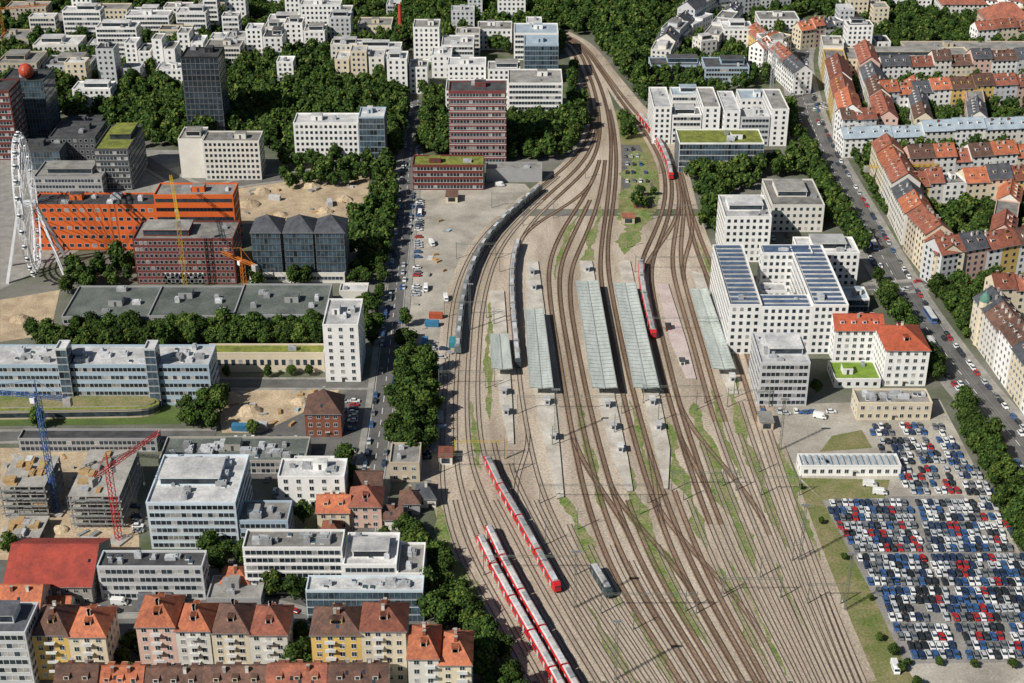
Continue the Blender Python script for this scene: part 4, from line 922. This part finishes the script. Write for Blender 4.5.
for u,v,a in [(420,215,0),(432,245,.3),(426,290,0),(446,300,.1),(350,452,1.5),(470,186,1.2),(500,186,1.5),(440,375,0),(418,455,.2),(820,418,1.2),(895,670,0),(120,604,1.5),(265,455,0),(870,486,1.4),(880,494,1.4)]:
    x,y=G(u,v); o=mk('van',VANM[0],None,(x,y,.12),a); mk('window',VANM[1],o); tag(o,'white delivery van parked on pale yard','van','delivery vans')
def longveh(u,v,L,col,label,name,cat,off):
    pts=R2; t=Vector(G(u,v)); i=min(range(1,len(pts)-1),key=lambda i:(pts[i]-t).length); d=(pts[i+1]-pts[i-1]).normalized(); n=Vector((-d.y,d.x)); c=pts[i]+n*off
    b=MB(); b.box(-1.25,1.25,-L/2,L/2,.35,3.0,0,1); wheels(b,(-L*.33,L*.3),.5,1.2,2)
    root=b.obj(name,[M('veh_'+name,col,rough=.4),TWHT,TYRE],None,(c.x,c.y,.1),math.atan2(d.y,d.x)-math.pi/2)
    b=MB(); b.box(-1.29,-1.252,-L/2+.4,L/2-.4,1.5,2.6); b.box(1.252,1.29,-L/2+.4,L/2-.4,1.5,2.6); b.box(-1.1,1.1,-L/2-.04,-L/2-.002,1.4,2.7); b.obj('window',[GLASS],root)
    tag(root,label,cat)
longveh(940,350,12,(.1,.2,.45),'blue and white city bus on the avenue','bus','bus',4.0); longveh(870,240,25,(.1,.2,.45),'blue and white tram on avenue rails','tram','tram',1.8); longveh(925,318,12,(.6,.6,.58),'white city bus on the avenue','bus','bus',-4.2)
for u,v,c,r_ in [(432,326,(.05,.2,.35),1.5),(436,318,(.45,.1,.05),1.5),(452,345,(.05,.25,.3),0),(260,428,(.5,.5,.5),1.5),(240,430,(.05,.2,.4),1.5),(90,545,(.5,.5,.5),1.5),(60,552,(.05,.2,.4),1.5),(20,555,(.55,.4,.05),1.5),(275,200,(.6,.6,.6),1.4),(330,205,(.5,.5,.52),.2),(440,420,(.5,.5,.5),.1),(425,345,(.05,.2,.35),0)]:
    x,y=G(u,v); b=MB(); b.box(-1.2,1.2,-3,3,.1,2.6)
    for i in range(12): yy_=-2.8+i*.5; b.box(-1.26,-1.201,yy_,yy_+.2,.2,2.5); b.box(1.201,1.26,yy_,yy_+.2,.2,2.5)
    o=b.obj('site_container',[M('cont%.2f%.2f'%(c[0],c[1]),c,rough=.6)],None,(x,y,0),r_); tag(o,'corrugated steel site container on bare ground','container','site containers')
# ---------------------------------------------------------------- trees
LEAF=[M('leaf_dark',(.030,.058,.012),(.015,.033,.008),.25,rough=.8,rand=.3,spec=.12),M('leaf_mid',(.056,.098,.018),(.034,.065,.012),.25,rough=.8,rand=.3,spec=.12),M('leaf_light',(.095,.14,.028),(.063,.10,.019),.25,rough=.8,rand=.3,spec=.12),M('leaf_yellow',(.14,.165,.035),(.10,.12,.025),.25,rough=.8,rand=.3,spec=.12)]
BARK=M('bark',(.09,.065,.045),(.05,.038,.028),1)
def crown(seed,nl,lq,wide=4.3,tall=8.5,ng=3,shift=0):
    r=random.Random(seed); v=[];f=[];m=[]; lob=[]
    nlob=9
    for i in range(nlob):
        a=2.4*i+r.uniform(-.4,.4); z=3.2+(tall-4.2)*((i+.5)/nlob); prof=math.sin(math.pi*min(1,max(.12,(i+1.2)/(nlob+1.2))))
        rad=wide*.62*prof*r.uniform(.5,1.1) if i<nlob-1 else 0
        lob.append((rad*math.cos(a),rad*math.sin(a),z,wide*r.uniform(.34,.52)))
    for (cx,cy,cz,cr) in lob:
        ph=r.uniform(0,6)
        for ax in range(3):
            for sg in(-1,1):
                grid=[]
                for i in range(ng+1):
                    for j in range(ng+1):
                        p=[0,0,0]; p[ax]=sg; p[(ax+1)%3]=2*i/ng-1; p[(ax+2)%3]=2*j/ng-1
                        l=math.sqrt(sum(t*t for t in p)); p=[t/l for t in p]
                        q=cr*.8*(1+.16*math.sin(7*p[0]+ph)*math.sin(6*p[1]+ph*2)+.1*math.sin(9*p[2]+ph))
                        grid.append((cx+p[0]*q,cy+p[1]*q,cz+p[2]*q*.85))
                n0=len(v); v+=grid
                for i in range(ng):
                    for j in range(ng):
                        a,b_,c,d=n0+i*(ng+1)+j,n0+i*(ng+1)+j+1,n0+(i+1)*(ng+1)+j+1,n0+(i+1)*(ng+1)+j
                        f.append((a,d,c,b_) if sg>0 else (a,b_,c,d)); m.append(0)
    for k in range(nl):
        cx,cy,cz,cr=lob[r.randrange(nlob)]
        d=Vector((r.gauss(0,1),r.gauss(0,1),r.gauss(.25,1))).normalized(); q=cr*r.uniform(.82,1.25)
        p=Vector((cx,cy,cz))+Vector((d.x*q,d.y*q,d.z*q*.85)); s=lq*r.uniform(.5,1.1)
        nrm=(d+Vector((r.gauss(0,.45),r.gauss(0,.45),r.gauss(.1,.45)))).normalized(); t=nrm.cross(Vector((r.random(),r.random(),r.random()))).normalized(); bt=nrm.cross(t)
        n0=len(v); v+=[tuple(p+t*s*a+bt*s*b_) for a,b_ in((-.5,-.35),(.5,-.5),(.4,.5),(-.5,.4))]; f.append((n0,n0+1,n0+2,n0+3))
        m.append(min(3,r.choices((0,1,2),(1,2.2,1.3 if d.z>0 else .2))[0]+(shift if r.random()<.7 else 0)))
    return v,f,m
CR=[]
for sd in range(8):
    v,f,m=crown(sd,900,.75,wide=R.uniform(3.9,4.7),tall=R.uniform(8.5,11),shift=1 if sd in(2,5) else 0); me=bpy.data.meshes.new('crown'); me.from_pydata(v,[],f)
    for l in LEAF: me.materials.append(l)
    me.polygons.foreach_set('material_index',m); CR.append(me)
tb=MB(); tb.beam((0,0,0),(.1,0,3.2),.5,0,.34); tb.beam((.1,0,3.2),(.2,.1,6.5),.34,0,.12)
for a in(0.3,2.3,4.4): tb.beam((.1,0,2.9),(1.8*math.cos(a),1.8*math.sin(a),5.4),.2,0,.08)
TRK=tb.mesh('trunk',[BARK])
LOWS=[crown(50+s,190,1.2,wide=4.4,tall=9.5,ng=2) for s in range(5)]
trees=[]
def blocked(x,y,mg=1.5):
    if inside_foot(x,y,mg): return True
    if 330<y<YTOP:
        if y<Yv(212):
            if xat(TX[0],y)-4<x<xat(TX[12],y)+4: return True
        elif xat(TX[0],y)-4<x<xat(TX[6],y)+4 or xat(TX[7],y)-4<x<xat(TX[12],y)+4: return True
    for a,w in ROADS:
        if np.min((a[:,0]-x)**2+(a[:,1]-y)**2)<(w+.3)**2: return True
    return False
def fill(px,sp,s0=.75,s1=1.25,mg=2.0):
    pl=poly_at(px); xs=[p[0] for p in pl]; ys=[p[1] for p in pl]; y=min(ys); k=0
    while y<max(ys):
        x=min(xs)+(sp/2 if k%2 else 0)
        while x<max(xs):
            px_,py_=x+R.uniform(-.35,.35)*sp,y+R.uniform(-.35,.35)*sp
            if abs(px_)<py_*.46+8 and inpoly(px_,py_,pl) and not blocked(px_,py_,mg): trees.append((px_,py_,R.uniform(s0,s1)))
            x+=sp
        y+=sp*.87; k+=1
def line(p,q,sp,s=.8,chk=True):
    a=Vector(G(*p));b_=Vector(G(*q)); n=max(1,int((b_-a).length/sp))
    for i in range(n+1):
        c=a.lerp(b_,i/n)+Vector((R.uniform(-.6,.6),R.uniform(-.6,.6)))
        if not chk or not blocked(c.x,c.y,.5): trees.append((c.x,c.y,s*R.uniform(.85,1.15)))
fill([(400,-18),(665,-18),(655,30),(640,80),(655,120),(640,118),(610,70),(590,30),(566,40),(560,60),(400,45)],6.3,.9,1.45)
fill([(-20,-18),(400,-18),(400,8),(-20,8)],7,.9,1.3)
fill([(-20,8),(400,8),(400,45),(430,100),(560,120),(575,150),(500,160),(390,160),(390,170),(290,170),(260,140),(130,150),(60,120),(-20,100)],8,.75,1.3)
fill([(655,-18),(840,-18),(800,60),(760,90),(690,100),(650,90)],8,.7,1.15); fill([(810,-18),(1060,-18),(1060,60),(830,60)],8,.7,1.25)
fill([(90,110),(190,100),(262,90),(262,128),(180,150),(120,130)],7,.9,1.4); fill([(262,70),(400,90),(446,110),(446,158),(390,160),(386,112),(296,112),(264,160)],7,.9,1.35)
fill([(508,120),(566,120),(588,90),(586,150),(540,165),(508,160)],7,.8,1.25)
fill([(275,165),(385,160),(396,190),(396,245),(370,225),(368,185),(280,190)],7.2,.7,1.1); fill([(350,215),(396,205),(392,285),(250,290),(250,268),(348,268)],6.8,.7,1.15)
fill([(60,275),(138,262),(138,290),(60,296)],8,.7,1.1); fill([(30,338),(200,334),(328,334),(328,350),(205,350),(50,358)],5.6,.8,1.25,.5)
fill([(362,295),(388,295),(382,380),(362,382)],7,.6,1.05); fill([(-10,422),(60,424),(60,436),(-10,440)],8,.7,1.1); fill([(180,408),(222,385),(228,420),(205,436),(182,435)],7,.6,1.1)
fill([(390,350),(402,345),(452,380),(458,440),(430,462),(388,455)],7,.85,1.35,1); fill([(390,190),(410,190),(405,372),(388,372)],6.8,.7,1.1)
fill([(300,500),(318,500),(318,530),(300,530)],7,.6,.9); fill([(345,462),(388,450),(388,505),(345,495)],7,.6,1.05,1)
fill([(165,548),(240,548),(248,572),(210,580),(200,560)],7.5,.7,1.1,1); fill([(250,598),(308,590),(306,625),(262,615)],7,.8,1.1,1)
fill([(110,640),(142,640),(142,700),(112,690)],8,.6,1.0,.5); fill([(290,640),(316,640),(316,690),(292,690)],7,.7,1.0,.5); fill([(-5,545),(55,550),(50,560),(-5,556)],8,.8,1.1,1)
fill([(395,525),(420,530),(445,570),(470,610),(515,675),(540,705),(490,705),(470,660),(425,630),(424,600)],6.2,.75,1.2,.5)
fill([(0,430),(300,430),(300,440),(0,440)],14,.5,.8); fill([(300,536),(395,520),(400,548),(350,552),(300,548)],9,.5,.8,.8)
fill([(715,180),(770,180),(735,196),(722,205),(720,260),(724,310),(712,280),(697,235),(690,200)],6.8,.7,1.15); fill([(690,165),(830,162),(860,225),(856,240),(824,235),(822,185),(765,178),(690,190)],6.8,.7,1.25)
fill([(790,100),(815,150),(852,215),(872,250),(895,290),(920,335),(950,385),(940,395),(925,375),(905,340),(880,300),(850,250),(830,215),(802,165),(783,120)],6.2,.8,1.2,.8); fill([(860,160),(1040,152),(1040,176),(880,180)],6.5,.7,1.15)
fill([(870,70),(1040,70),(1040,150),(875,150)],7,.65,1.05,1.2); fill([(895,180),(1040,180),(1040,270),(925,274)],6.8,.7,1.1,1.2); fill([(836,66),(850,66),(872,140),(850,140)],7,.6,.9,1)
fill([(925,280),(1060,290),(1060,322),(985,325),(968,345),(945,320)],7,.8,1.3,1); fill([(622,60),(655,60),(655,110),(645,115)],7,.6,1.0)
fill([(640,190),(655,190),(640,240),(626,258),(622,230)],7,.5,.85,1); fill([(614,108),(640,125),(640,142),(617,142)],7,.6,.9,1)
fill([(812,380),(832,372),(834,392),(815,400)],7.5,.5,.8)
fill([(950,404),(975,404),(1062,570),(1062,640),(1034,600)],6,.85,1.2,.5)
line((228,382),(356,380),7,.55); line((228,378),(352,375),8,.5); line((854,160),(884,215),8,.6)
line((855,80),(1030,74),9,.7); line((905,232),(1030,226),9,.6); line((885,205),(905,245),7,.55); line((935,292),(966,338),7,.6)
line((800,490),(870,600),18,.3,False); line((880,640),(915,690),7,.4,False); line((412,110),(416,150),8,.8); line((0,620),(36,625),9,.6)
line((376,480),(388,385),8,.6); line((575,50),(571,110),7,.9); line((830,150),(800,60),9,.6); line((905,666),(1010,668),9,.35,False)
trees.sort(key=lambda t:t[0]**2+t[1]**2)
print('TREES',len(trees),'CARS',len(cars),len(vis))
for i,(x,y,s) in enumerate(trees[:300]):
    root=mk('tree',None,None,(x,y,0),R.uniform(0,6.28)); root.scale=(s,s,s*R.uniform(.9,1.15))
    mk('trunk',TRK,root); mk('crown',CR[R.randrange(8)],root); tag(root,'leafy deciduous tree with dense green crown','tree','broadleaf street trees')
va=[];fa=[];ma=[];n0=0
LN=[(np.array(v),np.array(f),np.array(m)) for v,f,m in LOWS]
rs=np.random.RandomState(3)
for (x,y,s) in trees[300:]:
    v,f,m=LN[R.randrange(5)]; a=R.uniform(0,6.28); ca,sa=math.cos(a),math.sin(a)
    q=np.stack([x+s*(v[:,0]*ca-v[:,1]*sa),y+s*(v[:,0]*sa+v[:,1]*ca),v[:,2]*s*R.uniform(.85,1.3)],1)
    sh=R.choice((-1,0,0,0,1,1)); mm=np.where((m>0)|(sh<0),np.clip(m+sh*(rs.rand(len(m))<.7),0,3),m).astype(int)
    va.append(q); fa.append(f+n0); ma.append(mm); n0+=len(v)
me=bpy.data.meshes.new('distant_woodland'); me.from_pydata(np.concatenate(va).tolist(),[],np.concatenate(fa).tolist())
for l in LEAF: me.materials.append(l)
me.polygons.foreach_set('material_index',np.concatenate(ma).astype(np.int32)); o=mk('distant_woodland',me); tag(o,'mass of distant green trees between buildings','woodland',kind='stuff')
# ---------------------------------------------------------------- light
w=bpy.data.worlds.new('World'); scene.world=w; w.use_nodes=True
sky=w.node_tree.nodes.new('ShaderNodeTexSky'); sky.sky_type='NISHITA'; sky.sun_disc=False
sd=Vector((-.68,-.53,0)).normalized(); el=math.radians(41)
sky.sun_elevation=el; sky.sun_rotation=math.atan2(sd.x,sd.y)
bg=w.node_tree.nodes['Background']; bg.inputs['Strength'].default_value=.05; w.node_tree.links.new(sky.outputs[0],bg.inputs['Color'])
sl=bpy.data.lights.new('sun','SUN'); sl.energy=5.0; sl.angle=math.radians(.5); sl.color=(1,.96,.89)
so=bpy.data.objects.new('sun',sl); COL.objects.link(so); dirv=Vector((sd.x*math.cos(el),sd.y*math.cos(el),math.sin(el))); so.rotation_euler=(-dirv).to_track_quat('-Z','Y').to_euler()
scene.view_settings.view_transform='Standard'; scene.view_settings.look='None'; scene.view_settings.exposure=0
cam=bpy.data.cameras.new('camera'); cam.sensor_width=36; cam.lens=36*F/1024; cam.clip_start=1; cam.clip_end=12000
co=bpy.data.objects.new('camera',cam); COL.objects.link(co); co.location=(0,0,H); co.rotation_euler=(math.pi/2-PITCH,0,0); scene.camera=co
